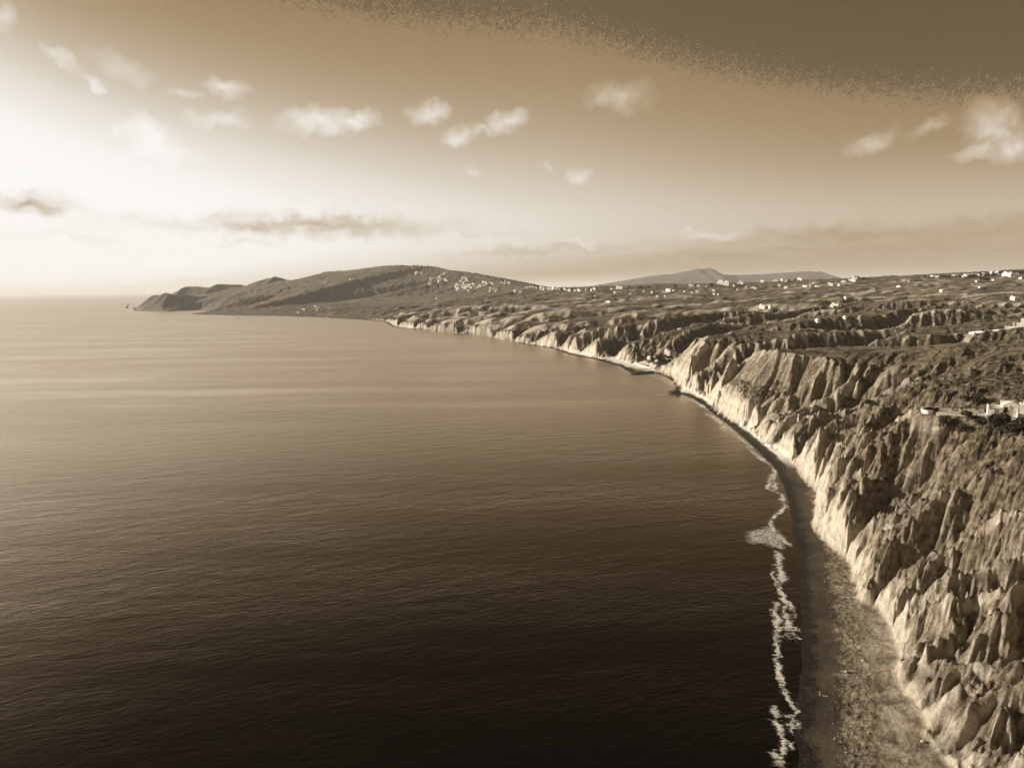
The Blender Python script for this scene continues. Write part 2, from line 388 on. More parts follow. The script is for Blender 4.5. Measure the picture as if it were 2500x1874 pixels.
class Relief:
    """a height grid worn down by running water: flow routing, incision, slope failure"""
    def __init__(s, x0, x1, y0, y1, dx, steps, k, tmax, far):
        s.x0, s.y0, s.dx = x0, y0, dx
        X, Y = np.meshgrid(np.arange(x0, x1, dx, dtype=np.float32), np.arange(y0, y1, dx, dtype=np.float32))
        wx = X+fbm(X, Y, 60., 3, 3)*6; wy = Y+fbm(X, Y, 60., 3, 9)*6
        df = signed(X, Y, foot_line); dw = signed(X, Y, water_line)
        z = first_surface(wx, wy, df+fbm(X, Y, 22, 3, 31)*2, dw, far)
        z = z+fbm(X, Y, 40, 5, 41, .65)*(4.2 if not far else 6.)+((fbm(X, Y, 240, 4, 47)*13+ridged(X*.6, Y, 150, 3, 50)*7)*sst(Y, 700, 1000)*(1-sst(Y, 2600, 3400)*.6)*sst(df, 20, 120))
        fixed = df < -dx*.5
        z = np.where(fixed, 2.5, z)
        fixed[0,:] = fixed[:, 0] = True
        K = k*(1+.9*fbm(X, Y, 55 if not far else 120, 3, 42))*(1-.6*sst(Y, 530, 560)*(1-sst(Y, 640, 670)))
        if not far:
            for poly, pz, bl in PADS:
                d, _ = seg_dist(X, Y, poly+[poly[0]]); d = np.where(inside(X, Y, poly), 0, d); K = K*(.12+.88*sst(d, 4, 22))
        if dx < 2: z = z+ridged(X+Y*.4, Y, 9, 3, 48)*1.5*sst(df, 2, 10)
        if not far: K = K*(1-(1-sst(df, 2, 16))*.6*(1-sst(Y, 420, 480)))
        tm = tmax*(1+.30*fbm(X*.3, z*1.2+Y*.1, 6, 2, 49))*(1+.35*fbm(X, Y, 70, 2, 43))+3.5*np.exp(-np.clip(df, 0, 99)/7.)
        ny, nx = z.shape; n = nx*ny
        idx = np.arange(n).reshape(ny, nx)
        for it in range(steps):
            zp = np.pad(z, 1, mode='edge'); best = np.zeros_like(z); rc = idx.copy(); dist = np.full(z.shape, dx, np.float32)
            low = np.full(z.shape, 1e9, np.float32)
            for j in (-1, 0, 1):
                for i in (-1, 0, 1):
                    if not (i or j): continue
                    L = dx*math.hypot(i, j); zn = zp[1+j:1+j+ny, 1+i:1+i+nx]
                    sl = (z-zn)/L; m = sl > best
                    m[0,:] &= j >= 0; m[-1,:] &= j <= 0; m[:,0] &= i >= 0; m[:,-1] &= i <= 0
                    best = np.where(m, sl, best); rc = np.where(m, idx+j*nx+i, rc); dist = np.where(m, L, dist)
                    low = np.minimum(low, zn)
            pit = (rc == idx) & ~fixed
            r = rc.ravel().copy(); root = r == idx.ravel()
            ptr = np.where(root, n, r); acc = np.ones(n+1, np.float64); acc[n] = 0; ptr = np.append(ptr, n)
            for _ in range(11):
                add = np.bincount(ptr, weights=acc, minlength=n+1); add[n] = 0
                acc = acc+add; ptr = ptr[ptr]
            A = (acc[:n].reshape(ny, nx)*dx*dx).astype(np.float32)
            zr = z.ravel()[r].reshape(ny, nx)
            f = K*np.sqrt(np.minimum(A, 2.5e5))/dist
            zn = (z+f*zr)/(1+f)
            lim = zr+dist*tm
            zn = np.where(zn > lim, zn+(lim-zn)*.6, zn)
            zn = np.where(pit, low+.03, zn)
            z = np.where(fixed, z, zn)
        s.z = z.astype(np.float32); s.flow = np.log10(A+1)
        bl = s.z.copy()
        for _ in range(9): bl = (bl+np.roll(bl, 1, 0)+np.roll(bl, -1, 0)+np.roll(bl, 1, 1)+np.roll(bl, -1, 1))/5
        s.flow = (s.z-bl)
        s.gy, s.gx = np.gradient(s.z, dx)
        for q in ('gx', 'gy'):
            g = getattr(s, q)
            for _ in range(2): g = (g+np.roll(g, 1, 0)+np.roll(g, -1, 0)+np.roll(g, 1, 1)+np.roll(g, -1, 1))/5
            setattr(s, q, g)
    def at(s, x, y, cubic=True):
        u = np.clip((x-s.x0)/s.dx, 1, s.z.shape[1]-3.01); v = np.clip((y-s.y0)/s.dx, 1, s.z.shape[0]-3.01)
        i = u.astype(np.int32); j = v.astype(np.int32); fu = (u-i).astype(np.float32); fv = (v-j).astype(np.float32)
        o = [0, 0, 0]
        # catmull-rom for the height, linear for the slopes
        def cw(t): return (-.5*t+t*t-.5*t**3, 1-2.5*t*t+1.5*t**3, .5*t+2*t*t-1.5*t**3, -.5*t*t+.5*t**3)
        cu, cv = cw(fu), cw(fv); hz = 0
        for b in range(4):
            row = 0
            for a in range(4): row = row+cu[a]*s.z[j+b-1, i+a-1]
            hz = hz+cv[b]*row
        def lin(q): return (q[j, i]*(1-fu)+q[j, i+1]*fu)*(1-fv)+(q[j+1, i]*(1-fu)+q[j+1, i+1]*fu)*fv
        return hz, lin(s.gx), lin(s.gy), lin(s.flow)
import time as _t; _t0 = _t.time()
_r = list(POOL.map(lambda a: Relief(*a), [(40, 780, 40, 1560, 2.5, 70, .0075, 1.12, False), (70, 300, 80, 470, 1.3, 80, .0070, .98, False), (-2700, 3600, 500, 5600, 11., 40, .0035, .62, True)]))
REL_NEAR, REL_CLOSE, REL_FAR = _r
print('erosion', _t.time()-_t0)

def terrain(x, y, res, far=False):
    """final height and cover masks at x, y; res = grid spacing there"""
    w1 = fbm(x, y, 60., 3, 3); w2 = fbm(x, y, 60., 3, 9)
    wx = x+w1*6; wy = y+w2*6
    dw = signed(x, y, water_line)+fbm(x, y, 9., 3, 44)*1.1
    df = signed(x, y, foot_line)
    # flutes: vertical ribs on the sea cliffs
    big = sst(y, 430, 480)
    fl = ridged(x, y, 15., 3, 71, .6)*(2.0+3.6*big)+fbm(x, y, 42., 2, 72)*4.0*big
    fine = ridged(x, y, 6.5, 2, 75)*(1.0+1.4*big)*sst(-res, -2.5, -.5)
    df2 = df+fl+fine-1.0
    lo = REL_FAR.at(x, y)
    if far: z, gx_, gy_, flow = lo
    else:
        hi = REL_NEAR.at(x, y); cl = REL_CLOSE.at(x, y)
        b = np.maximum(sst(y, 425, 462), sst(x, 250, 292)); hi = [c*(1-b)+h*b for c, h in zip(cl, hi)]
        b = sst(y, 1250, 1500); b = np.maximum(b, sst(x, 640, 750))
        z, gx_, gy_, flow = [h*(1-b)+l*b for h, l in zip(hi, lo)]
    g = np.sqrt(gx_*gx_+gy_*gy_)+1e-4
    land = sst(df2, 0, 5)
    if not far:
        for pts, s in RID:
            xs = [p[0] for p in pts]; ys = [p[1] for p in pts]
            sel = (x > min(xs)-40) & (x < max(xs)+40) & (y > min(ys)-40) & (y < max(ys)+40)
            if not sel.any(): continue
            d, vv = seg_dist(x[sel]+w1[sel]*2, y[sel]+w2[sel]*2, pts, [(p[2],) for p in pts])
            q = vv[..., 0]-(np.sqrt(d*d+.5)-.7)*s
            z[sel] = np.maximum(z[sel], q)
    amt = sst(g, .10, .6)
    k = (.35+amt*.85)/g
    dx0, dy0 = -gy_*k, gx_*k
    hx = hy = 0; hh = 0; a = 1.0
    cells = [19., 9.5, 4.6, 2.3] if not far else [60., 30.]
    for i, cs in enumerate(cells):
        vis = sst(cs/np.maximum(res, .01), 1.6, 4.0)
        bx, by = dx0+(-hy)*.9, dy0+hx*.9
        c, gx, gy = erosion_oct(x/cs, y/cs, bx, by, 100+i*7)
        cs_ = 1-2*np.sqrt(np.clip((1-c)*.5, 0, 1)+.004)
        hh = hh+(c*.35+cs_*.65)*a*vis; hx = hx+gx*a*.35; hy = hy+gy*a*.35
        a *= .58
    z = z+hh*amt*land*(1-.5*sst(g, 1.3, 3.))*(3.1 if not far else 6.)
    ux = x*.86+y*.5+w1*4; uy = -x*.5+y*.86+w2*4                 # beds run inland and away
    r1 = (ridged(ux/3.8, uy, 5.6, 3, 5, .6)*2.3+ridged(ux/2.4, uy, 2.2, 2, 15, .6)*.8)*amt*land*sst(7/np.maximum(res, .01), 2, 6)
    r2 = fbm(x, y, 30, 4, 6)*1.2*land*(1-amt*.5)
    z = z+r1+r2
    inl = sst(y+df2*.6, 650, 950)*land*sst(df2, 10, 60)*(1-sst(y, 2600, 3600)*.7)
    hum = ridged(ux/2.0, uy, 75., 4, 81, .5)
    z = z+inl*hum*5.0
    if far: z = z+fbm(x, y, 160, 4, 8)*3*land
    for poly, pz, bl in PADS:
        xs = [p[0] for p in poly]; ys = [p[1] for p in poly]
        sel = (x > min(xs)-bl) & (x < max(xs)+bl) & (y > min(ys)-bl) & (y < max(ys)+bl)
        if not sel.any(): continue
        d, _ = seg_dist(x[sel], y[sel], poly+[poly[0]]); d = np.where(inside(x[sel], y[sel], poly), 0, d)
        w_ = 1-sst(d, .3, bl); z[sel] = z[sel]*(1-w_)+pz*w_
        amt[sel] *= 1-w_
    # the sea has cut the upland back to a cliff
    zf = np.minimum(np.clip(dw, 0, 40)*.10, 3.5)
    sc = 3.6+.6*sst(y, 330, 440)
    sc = sc*(1-.8*sst(y, 2500, 2900)); cliff = zf+np.maximum(df2, 0)*sc+np.maximum(df2-5, 0)*2*(1-sst(y, 2500, 2900))
    z = np.where(df2 > 0, np.minimum(z, cliff), zf)
    z = np.maximum(z, zf)
    z = np.where(dw < 0, np.maximum(dw*.06, -6), z)
    beach = sst(dw, 0, 2)*(1-land)
    z = z+beach*(ridged(x, y, 4.2, 4, 12, .65)*.42*sst(dw, 7, 11)*(1-.6*sst(dw, 16, 22))+fbm(x, y, 9, 4, 13, .65)*.55*sst(dw, 7, 14))
    return z.astype(np.float32), dict(dw=dw, df=df2, amt=amt, hh=hh, hum=hum*inl, crest=flow)

def polar(az0, az1, daz, r0, r1, dr, far):
    az = np.radians(np.concatenate([np.arange(-3.5, az0, .07), np.arange(az0, az1, daz)]) if not far else np.arange(az0, az1, daz)); n = int(math.log(r1/r0)/dr); r = r0*np.exp(np.arange(n+1)*dr)
    A, Rr = np.meshgrid(az, r)                       # rows = distance
    X = (np.sin(A)*Rr).astype(np.float32); Y = (np.cos(A)*Rr).astype(np.float32)
    res = (Rr*max(dr, math.radians(daz))).astype(np.float32)
    sea = inside(X, Y, water_line+[(400, 9500), (9000, 9500), (9000, -60)])
    Z = np.full(X.shape, -6, np.float32); M = {k: np.zeros(X.shape, np.float32) for k in ('dw', 'df', 'amt', 'hh', 'hum', 'crest')}
    d0, _ = seg_dist(X[::4, ::4], Y[::4, ::4], water_line)
    d0 = np.repeat(np.repeat(d0, 4, 0), 4, 1)[:X.shape[0], :X.shape[1]]
    need = sea | (d0 < 25)
    ii = np.flatnonzero(need.ravel())
    xs, ys, rs = X.ravel()[ii], Y.ravel()[ii], res.ravel()[ii]
    ch = np.array_split(np.arange(len(ii)), max(4, len(ii)//40000))
    outs = list(POOL.map(lambda c: terrain(xs[c], ys[c], rs[c], far), ch))
    for c, (z, m) in zip(ch, outs):
        Z.ravel()[ii[c]] = z
        for k in M: M[k].ravel()[ii[c]] = m[k]
    # slope of the finished surface
    gr_ = np.gradient(Z, axis=0)/np.gradient(Rr, axis=0); ga = np.gradient(Z, axis=1)/(Rr*np.gradient(A, axis=1))
    M['slope'] = np.sqrt(gr_**2+ga**2).astype(np.float32)
    need[:-1] |= False
    kc = need[:-1,:-1] & need[1:,1:] & need[1:,:-1] & need[:-1,1:]
    zc = np.maximum(np.maximum(Z[:-1,:-1], Z[1:,1:]), np.maximum(Z[1:,:-1], Z[:-1,1:]))
    return az, r, X, Y, Z, M, kc & (zc > -2.0)

# ------------------------------------------------------------------ ground material
def terrain_material():
    m = bpy.data.materials.new('pumice_and_scrub'); m.use_nodes = True
    N = NT(m.node_tree); b = N.n['Principled BSDF']; b.inputs['Roughness'].default_value = .95; b.inputs['Specular IOR Level'].default_value = .1
    geo = N.new('ShaderNodeNewGeometry'); P = geo.outputs['Position']
    A = lambda k: N.new('ShaderNodeAttribute', attribute_name=k).outputs['Fac']
    rock, sand, beach, field = A('rock'), A('sand'), A('dw'), A('field')
    nb = N.noise(P, .05, 6, .6); nm = N.noise(P, .35, 6, .65); nf = N.noise(P, 1.6, 5, .7); nl = N.noise(P, .006, 5, .6)
    # scrubby earth
    scrub = N.ramp(nm, [(.34, (.018,.013,.008)), (.44, (.055,.041,.025)), (.53, (.135,.105,.066)), (.66, (.33,.268,.18))])
    dry = N.ramp(nb, [(.38, (.050,.037,.022)), (.56, (.235,.185,.12))])
    earth = N.mix(N.mapr(nl, .40, .56), scrub, N.mix(.5, scrub, dry))
    # terraced fields: thin pale and dark strips following the contours
    sx = N.new('ShaderNodeSeparateXYZ'); N.l.new(P, sx.inputs[0])
    tz = N.math('ADD', N.math('MULTIPLY', sx.outputs[2], .33), N.math('MULTIPLY', N.noise(P, .012, 3), 5))
    stripe = N.math('PINGPONG', tz, .5)
    earth = N.mix(N.math('MULTIPLY', N.mapr(stripe, .34, .5, 0, .7), field), earth, (.33, .265, .175))
    patches = N.new('ShaderNodeTexVoronoi', feature='F1'); N.put(patches.inputs['Vector'], N.mapping(P, scale=(.012, .022, .0))); patches.inputs['Scale'].default_value = 1
    pc = N.new('ShaderNodeSeparateColor'); N.l.new(patches.outputs['Color'], pc.inputs[0])
    earth = N.mix(N.math('MULTIPLY', N.mapr(pc.outputs[0], .45, 1, 0, .6), field), earth, (.30, .24, .155))
    # bare pumice
    strat = N.noise(N.mapping(P, scale=(.03, .03, .55)), 1, 4, .6)
    soil = N.ramp(nm, [(.28, (.075,.057,.035)), (.5, (.18,.142,.096)), (.7, (.32,.262,.185))])
    rockc = N.ramp(nm, [(.28, (.40,.338,.25)), (.5, (.56,.49,.385)), (.7, (.72,.65,.54))])
    rockc = N.mix(N.math('MULTIPLY_ADD', N.math('SUBTRACT', nf, .5), .9, A('fresh_highlight'), clamp=True), soil, rockc)
    rockc = N.mix(N.mapr(strat, .5, .66, 0, .35), rockc, (.27, .215, .15))
    rockc = N.mix(N.mapr(nf, .56, .72, 0, .35), rockc, (.24, .19, .13))
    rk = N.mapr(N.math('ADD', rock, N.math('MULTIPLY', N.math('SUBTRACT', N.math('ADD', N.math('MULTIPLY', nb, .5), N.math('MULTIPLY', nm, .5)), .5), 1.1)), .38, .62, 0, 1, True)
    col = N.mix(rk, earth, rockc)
    # beach: wet shingle, dark gravel, storm berm of coarse pumice, pale sand
    wob = N.math('ADD', beach, N.math('MULTIPLY', N.math('SUBTRACT', N.noise(P, .13, 7, .72), .5), 13))
    wob2 = N.math('ADD', beach, N.math('MULTIPLY', N.math('SUBTRACT', N.noise(P, .07, 6, .7), .5), 13))
    grain = N.noise(P, 2.6, 4, .8)
    bc = N.mix(N.mapr(wob, 2.6, 5.6), (.010, .0075, .005), N.mix(N.mapr(nb, .4, .62), (.055, .041, .026), (.10, .078, .051)))
    bc = N.mix(N.mapr(grain, .4, .6, 0, .7), bc, N.vmath('SCALE', bc, .35)); bc = N.mix(N.mapr(nf, .52, .7, 0, .6), bc, (.15, .12, .08))
    bn = N.math('ADD', N.math('MULTIPLY', N.noise(P, .85, 6, .75, .6), .62), N.math('MULTIPLY', N.noise(P, .22, 5, .7, .8), .42))
    berm = N.ramp(bn, [(.38, (.030,.023,.014)), (.48, (.11,.086,.056)), (.56, (.24,.195,.135)), (.68, (.44,.37,.27))])
    bc = N.mix(N.mapr(wob, 10.0, 11.6), bc, berm)
    pale = N.ramp(N.noise(P, .13, 8, .72, .4), [(.34, (.09,.07,.045)), (.44, (.22,.178,.124)), (.53, (.36,.30,.215)), (.66, (.52,.45,.35))])
    pale = N.mix(N.mapr(grain, .45, .62, 0, .6), pale, N.vmath('SCALE', pale, .6))
    bc = N.mix(N.mapr(wob2, 16.5, 19.5), bc, pale)
    white = N.mix(nm, (.70, .64, .54), (.84, .79, .70))
    col = N.mix(sand, col, N.mix(A('chalk'), bc, white))
    N.l.new(col, b.inputs['Base Color'])
    wet = N.mapr(wob, 2.6, 5.6, 1, 0); 
    N.l.new(N.mapr(N.math('MULTIPLY', wet, sand), 0, 1, .95, .45), b.inputs['Roughness'])
    # relief finer than the mesh
    bump = N.new('ShaderNodeBump'); bump.inputs['Strength'].default_value = .9; bump.inputs['Distance'].default_value = 1.0
    h = N.math('ADD', N.math('MULTIPLY', nm, 1.5), N.math('MULTIPLY', nf, .85))
    h = N.math('MULTIPLY', h, N.mapr(N.math('MAXIMUM', sand, 0), 0, 1, 1, .30))
    h = N.math('ADD', h, N.math('MULTIPLY', N.noise(P, 4.5, 3, .7), .14))
    N.l.new(h, bump.inputs['Height']); N.l.new(bump.outputs[0], b.inputs['Normal'])
    return m
TM = terrain_material()

def build_terrain(name, label, *a):
    az, r, X, Y, Z, M, keep = polar(*a)
    dwv = M['dw']; df = M['df']
    land = sst(df, -1.5, 1.0)
    sl = M['slope']
    nz = fbm(X, Y, 45, 3, 55)
    near_slope = np.exp(-np.clip(df, 0, 300)/70.)*(1-sst(Y, 650, 900)*.7)
    coast = np.exp(-np.clip(df-25, 0, 900)/60.)
    rock = np.clip(sst(sl, .6, 1.5)*(.30+.62*coast)+near_slope*.36*sst(sl, .25, .8)+.14*nz-.06+sst(M['hum'], .35, .75)*.42*sst(nz, -.2, .5), 0, 1)
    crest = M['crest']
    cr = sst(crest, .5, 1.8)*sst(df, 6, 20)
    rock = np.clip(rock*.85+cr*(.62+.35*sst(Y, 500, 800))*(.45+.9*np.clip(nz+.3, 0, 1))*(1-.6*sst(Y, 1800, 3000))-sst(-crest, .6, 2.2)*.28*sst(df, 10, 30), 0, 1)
    rock = rock*(1-sst(Y, 2300, 2900)*.9)
    up = sst(df, 38, 58)*(1-sst(Y, 400, 440))
    rock = rock*(1-.62*up)
    rock = np.maximum(rock, np.exp(-np.clip(df, 0, 300)/9.)*.95*(1-sst(Y, 2300, 2900)))
    rock = rock-.20*sst(-nz, .0, .6)*(1-up)*sst(df, 8, 20)
    fresh_highlight = np.clip(cr*(.45+.3*sst(Y, 500, 800))+sst(sl, 1.5, 3.6)*.8+sst(M['hh'], .35, 1.1)*.40*M['amt']+np.exp(-np.clip(df, 0, 99)/4.)*.75-.12+.45*sst(Y, 420, 480)*np.exp(-np.clip(df, 0, 200)/40.)+sst(M['hum'], .5, .9)*.3, 0, 1)  # fresh steep rock, plus ridge highlights painted paler along convex crests
    field = land*(1-sst(sl, .15, .45))*sst(df, 60, 160)*sst(Z, 35, 50)
    chalk = sst(Y, 405, 450)*sst(dwv+fbm(X, Y, 25, 3, 56)*3, 6.0, 9.0)*sst(df, -9-12*sst(Y, 450, 520), -4-4*sst(Y, 450, 520))*(1-sst(Y, 1900, 2300))
    me = mesh_grid(name, X, Y, Z, keep, dict(fresh_highlight=fresh_highlight, rock=rock, sand=1-land, dw=dwv, field=field, chalk=chalk))
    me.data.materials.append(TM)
    tag(me, kind='structure')
    return az, r, Z, me
NEAR = build_terrain('terrain', '', 9.5, 41.5, .042, 88., 1400., .0027, False)
print('near', _t.time()-_t0, len(NEAR[3].data.polygons))
FARG = build_terrain('hills', '', -37, 42, .062, 1390., 7600., .0042, True)
print('far', _t.time()-_t0, len(FARG[3].data.polygons))

def ground_at(x, y):
    r = math.hypot(x, y); a = math.atan2(x, y)
    g = NEAR if r < 1398 and NEAR[0][0] < a < NEAR[0][-1] else FARG
    i = (math.log(r/g[1][0]))/math.log(g[1][1]/g[1][0]); j = float(np.interp(a, g[0], np.arange(len(g[0]))))
    i = min(max(i, 0), len(g[1])-2); j = min(max(j, 0), len(g[0])-2)
    i0, j0 = int(i), int(j); u, v_ = i-i0, j-j0; Z = g[2]
    return float(Z[i0, j0]*(1-u)*(1-v_)+Z[i0+1, j0]*u*(1-v_)+Z[i0, j0+1]*(1-u)*v_+Z[i0+1, j0+1]*u*v_)
def hit(px, py):
    """the point of the ground seen at a place in the photograph"""
    d = ray(px, py); L = math.hypot(d[0], d[1]); s = d[2]/L; a = math.atan2(d[0], d[1])
    for g in (NEAR, FARG):
        if not (g[0][0] < a < g[0][-1]): continue
        j = int(round(float(np.interp(a, g[0], np.arange(len(g[0])))))); col = g[2][:, j]
        m = np.flatnonzero(col >= H+s*g[1])
        if len(m): 
            r = float(g[1][m[0]]); return (math.sin(a)*r, math.cos(a)*r, float(col[m[0]]))
    return None

# ------------------------------------------------------------------ far island mountains
def island():
    prof = [(1405,706),(1430,703),(1460,695),(1530,684),(1575,676),(1610,671),(1640,669),(1690,659),(1703,655),(1715,657),(1733,653.5),(1745,659),(1757,666),(1767,671),(1800,671),(1850,670),(1900,667),(1950,663.5),(1980,662),(1992,664),(2005,662.5),(2020,668),(2035,675),(2050,678),(2070,688)]
    Y0 = 12500.
    xs = np.array([atY(*p, Y0)[0] for p in prof]); zs = np.array([atY(*p, Y0)[2] for p in prof])
    gx = np.linspace(xs[0]-50, xs[-1]+50, 520); gy = np.linspace(-1700, 1700, 120)
    X, D = np.meshgrid(gx, gy); z0 = np.interp(gx, xs, zs)[None, :]
    Y = Y0+D+fbm(X, D, 900, 3, 61)*120
    f = 1-np.clip(np.abs(D)/1500, 0, 1)
    n = ridged(X, D, 700, 5, 62, .5)
    Z = (z0+6)*f**.8*(1-.30*np.clip(1-f, 0, 1)*(1-n))+n*30*(1-f)*f-3+fbm(X, D, 120, 3, 63)*7*f
    o = mesh_grid('mountain', X.astype(np.float32), Y.astype(np.float32), Z.astype(np.float32), np.ones((119, 519), bool))
    m = mat('far_rock', (.13, .10, .066)); o.data.materials.append(m); tag(o, kind='structure')
island()

# ------------------------------------------------------------------ sea
def sea_material():
    m = bpy.data.materials.new('sea_water'); m.use_nodes = True
    N = NT(m.node_tree); b = N.n['Principled BSDF']
    b.inputs['Base Color'].default_value = (.0035, .0024, .0012, 1); b.inputs['IOR'].default_value = 1.36; b.inputs['Specular IOR Level'].default_value = .5
    geo = N.new('ShaderNodeNewGeometry'); P = geo.outputs['Position']
    cdn = N.new('ShaderNodeCameraData').outputs['View Distance']
    rot = N.mapping(P, rot=(0, 0, R(-18)))
    w1 = N.noise(N.mapping(rot, scale=(.045, .11, .05)), 1, 3, .6, .3)     # swell
    w2 = N.noise(N.mapping(rot, scale=(.25, .62, .3)), 1, 4, .62, .4)       # wind waves
    w3 = N.noise(N.mapping(rot, scale=(1.0, 2.2, 1.)), 1, 3, .6)
    gust = N.noise(N.mapping(P, rot=(0, 0, R(12)), scale=(.0022, .011, .01)), 1, 5, .62)
    h = N.math('ADD', N.math('MULTIPLY', w1, 1.05), N.math('ADD', N.math('MULTIPLY', w2, .54), N.math('MULTIPLY', w3, .14)))
    bump = N.new('ShaderNodeBump'); bump.inputs['Distance'].default_value = 1
    N.l.new(h, bump.inputs['Height']); N.l.new(N.mapr(gust, .36, .64, .13, .52), bump.inputs['Strength'])
    lw = N.new('ShaderNodeLayerWeight'); lw.inputs['Blend'].default_value = .5; N.l.new(bump.outputs[0], lw.inputs['Normal'])
    fac = N.math('MULTIPLY', N.math('POWER', lw.outputs['Facing'], 6.2), 2.15); fac = N.math('MINIMUM', fac, .86)
    gl = N.new('ShaderNodeBsdfGlossy'); N.l.new(N.mix(N.mapr(fac, .12, .75), (1, .79, .57), (1, .89, .765)), gl.inputs['Color'])
    N.l.new(bump.outputs[0], gl.inputs['Normal']); N.l.new(N.mapr(gust, .35, .65, .28, .42), gl.inputs['Roughness'])
    df = N.new('ShaderNodeBsdfDiffuse'); df.inputs['Color'].default_value = (.002, .0013, .0006, 1)
    mx = N.new('ShaderNodeMixShader'); N.l.new(fac, mx.inputs[0]); N.l.new(df.outputs[0], mx.inputs[1]); N.l.new(gl.outputs[0], mx.inputs[2])
    N.n.remove(b); N.l.new(mx.outputs[0], N.n['Material Output'].inputs['Surface'])
    return m
def sea():
    me = bpy.data.meshes.new('sea'); bm = bmesh.new()
    rad = 200000; n = 96
    rings = [0.] + [400*(rad/400)**(k/30) for k in range(31)]
    c = bm.verts.new((0, 0, 0)); prev = None
    for r in rings[1:]:
        cur = [bm.verts.new((r*math.sin(2*math.pi*k/n), r*math.cos(2*math.pi*k/n), 0)) for k in range(n)]
        for k in range(n):
            if prev is None: bm.faces.new((c, cur[(k+1) % n], cur[k]))
            else: bm.faces.new((prev[k], prev[(k+1) % n], cur[(k+1) % n], cur[k]))
        prev = cur
    bmesh.ops.recalc_face_normals(bm, faces=bm.faces); bm.to_mesh(me); bm.free()
    if me.polygons[0].normal.z < 0: me.flip_normals()
    o = bpy.data.objects.new('sea', me); C.objects.link(o); me.materials.append(sea_material()); tag(o, kind='structure')
sea()

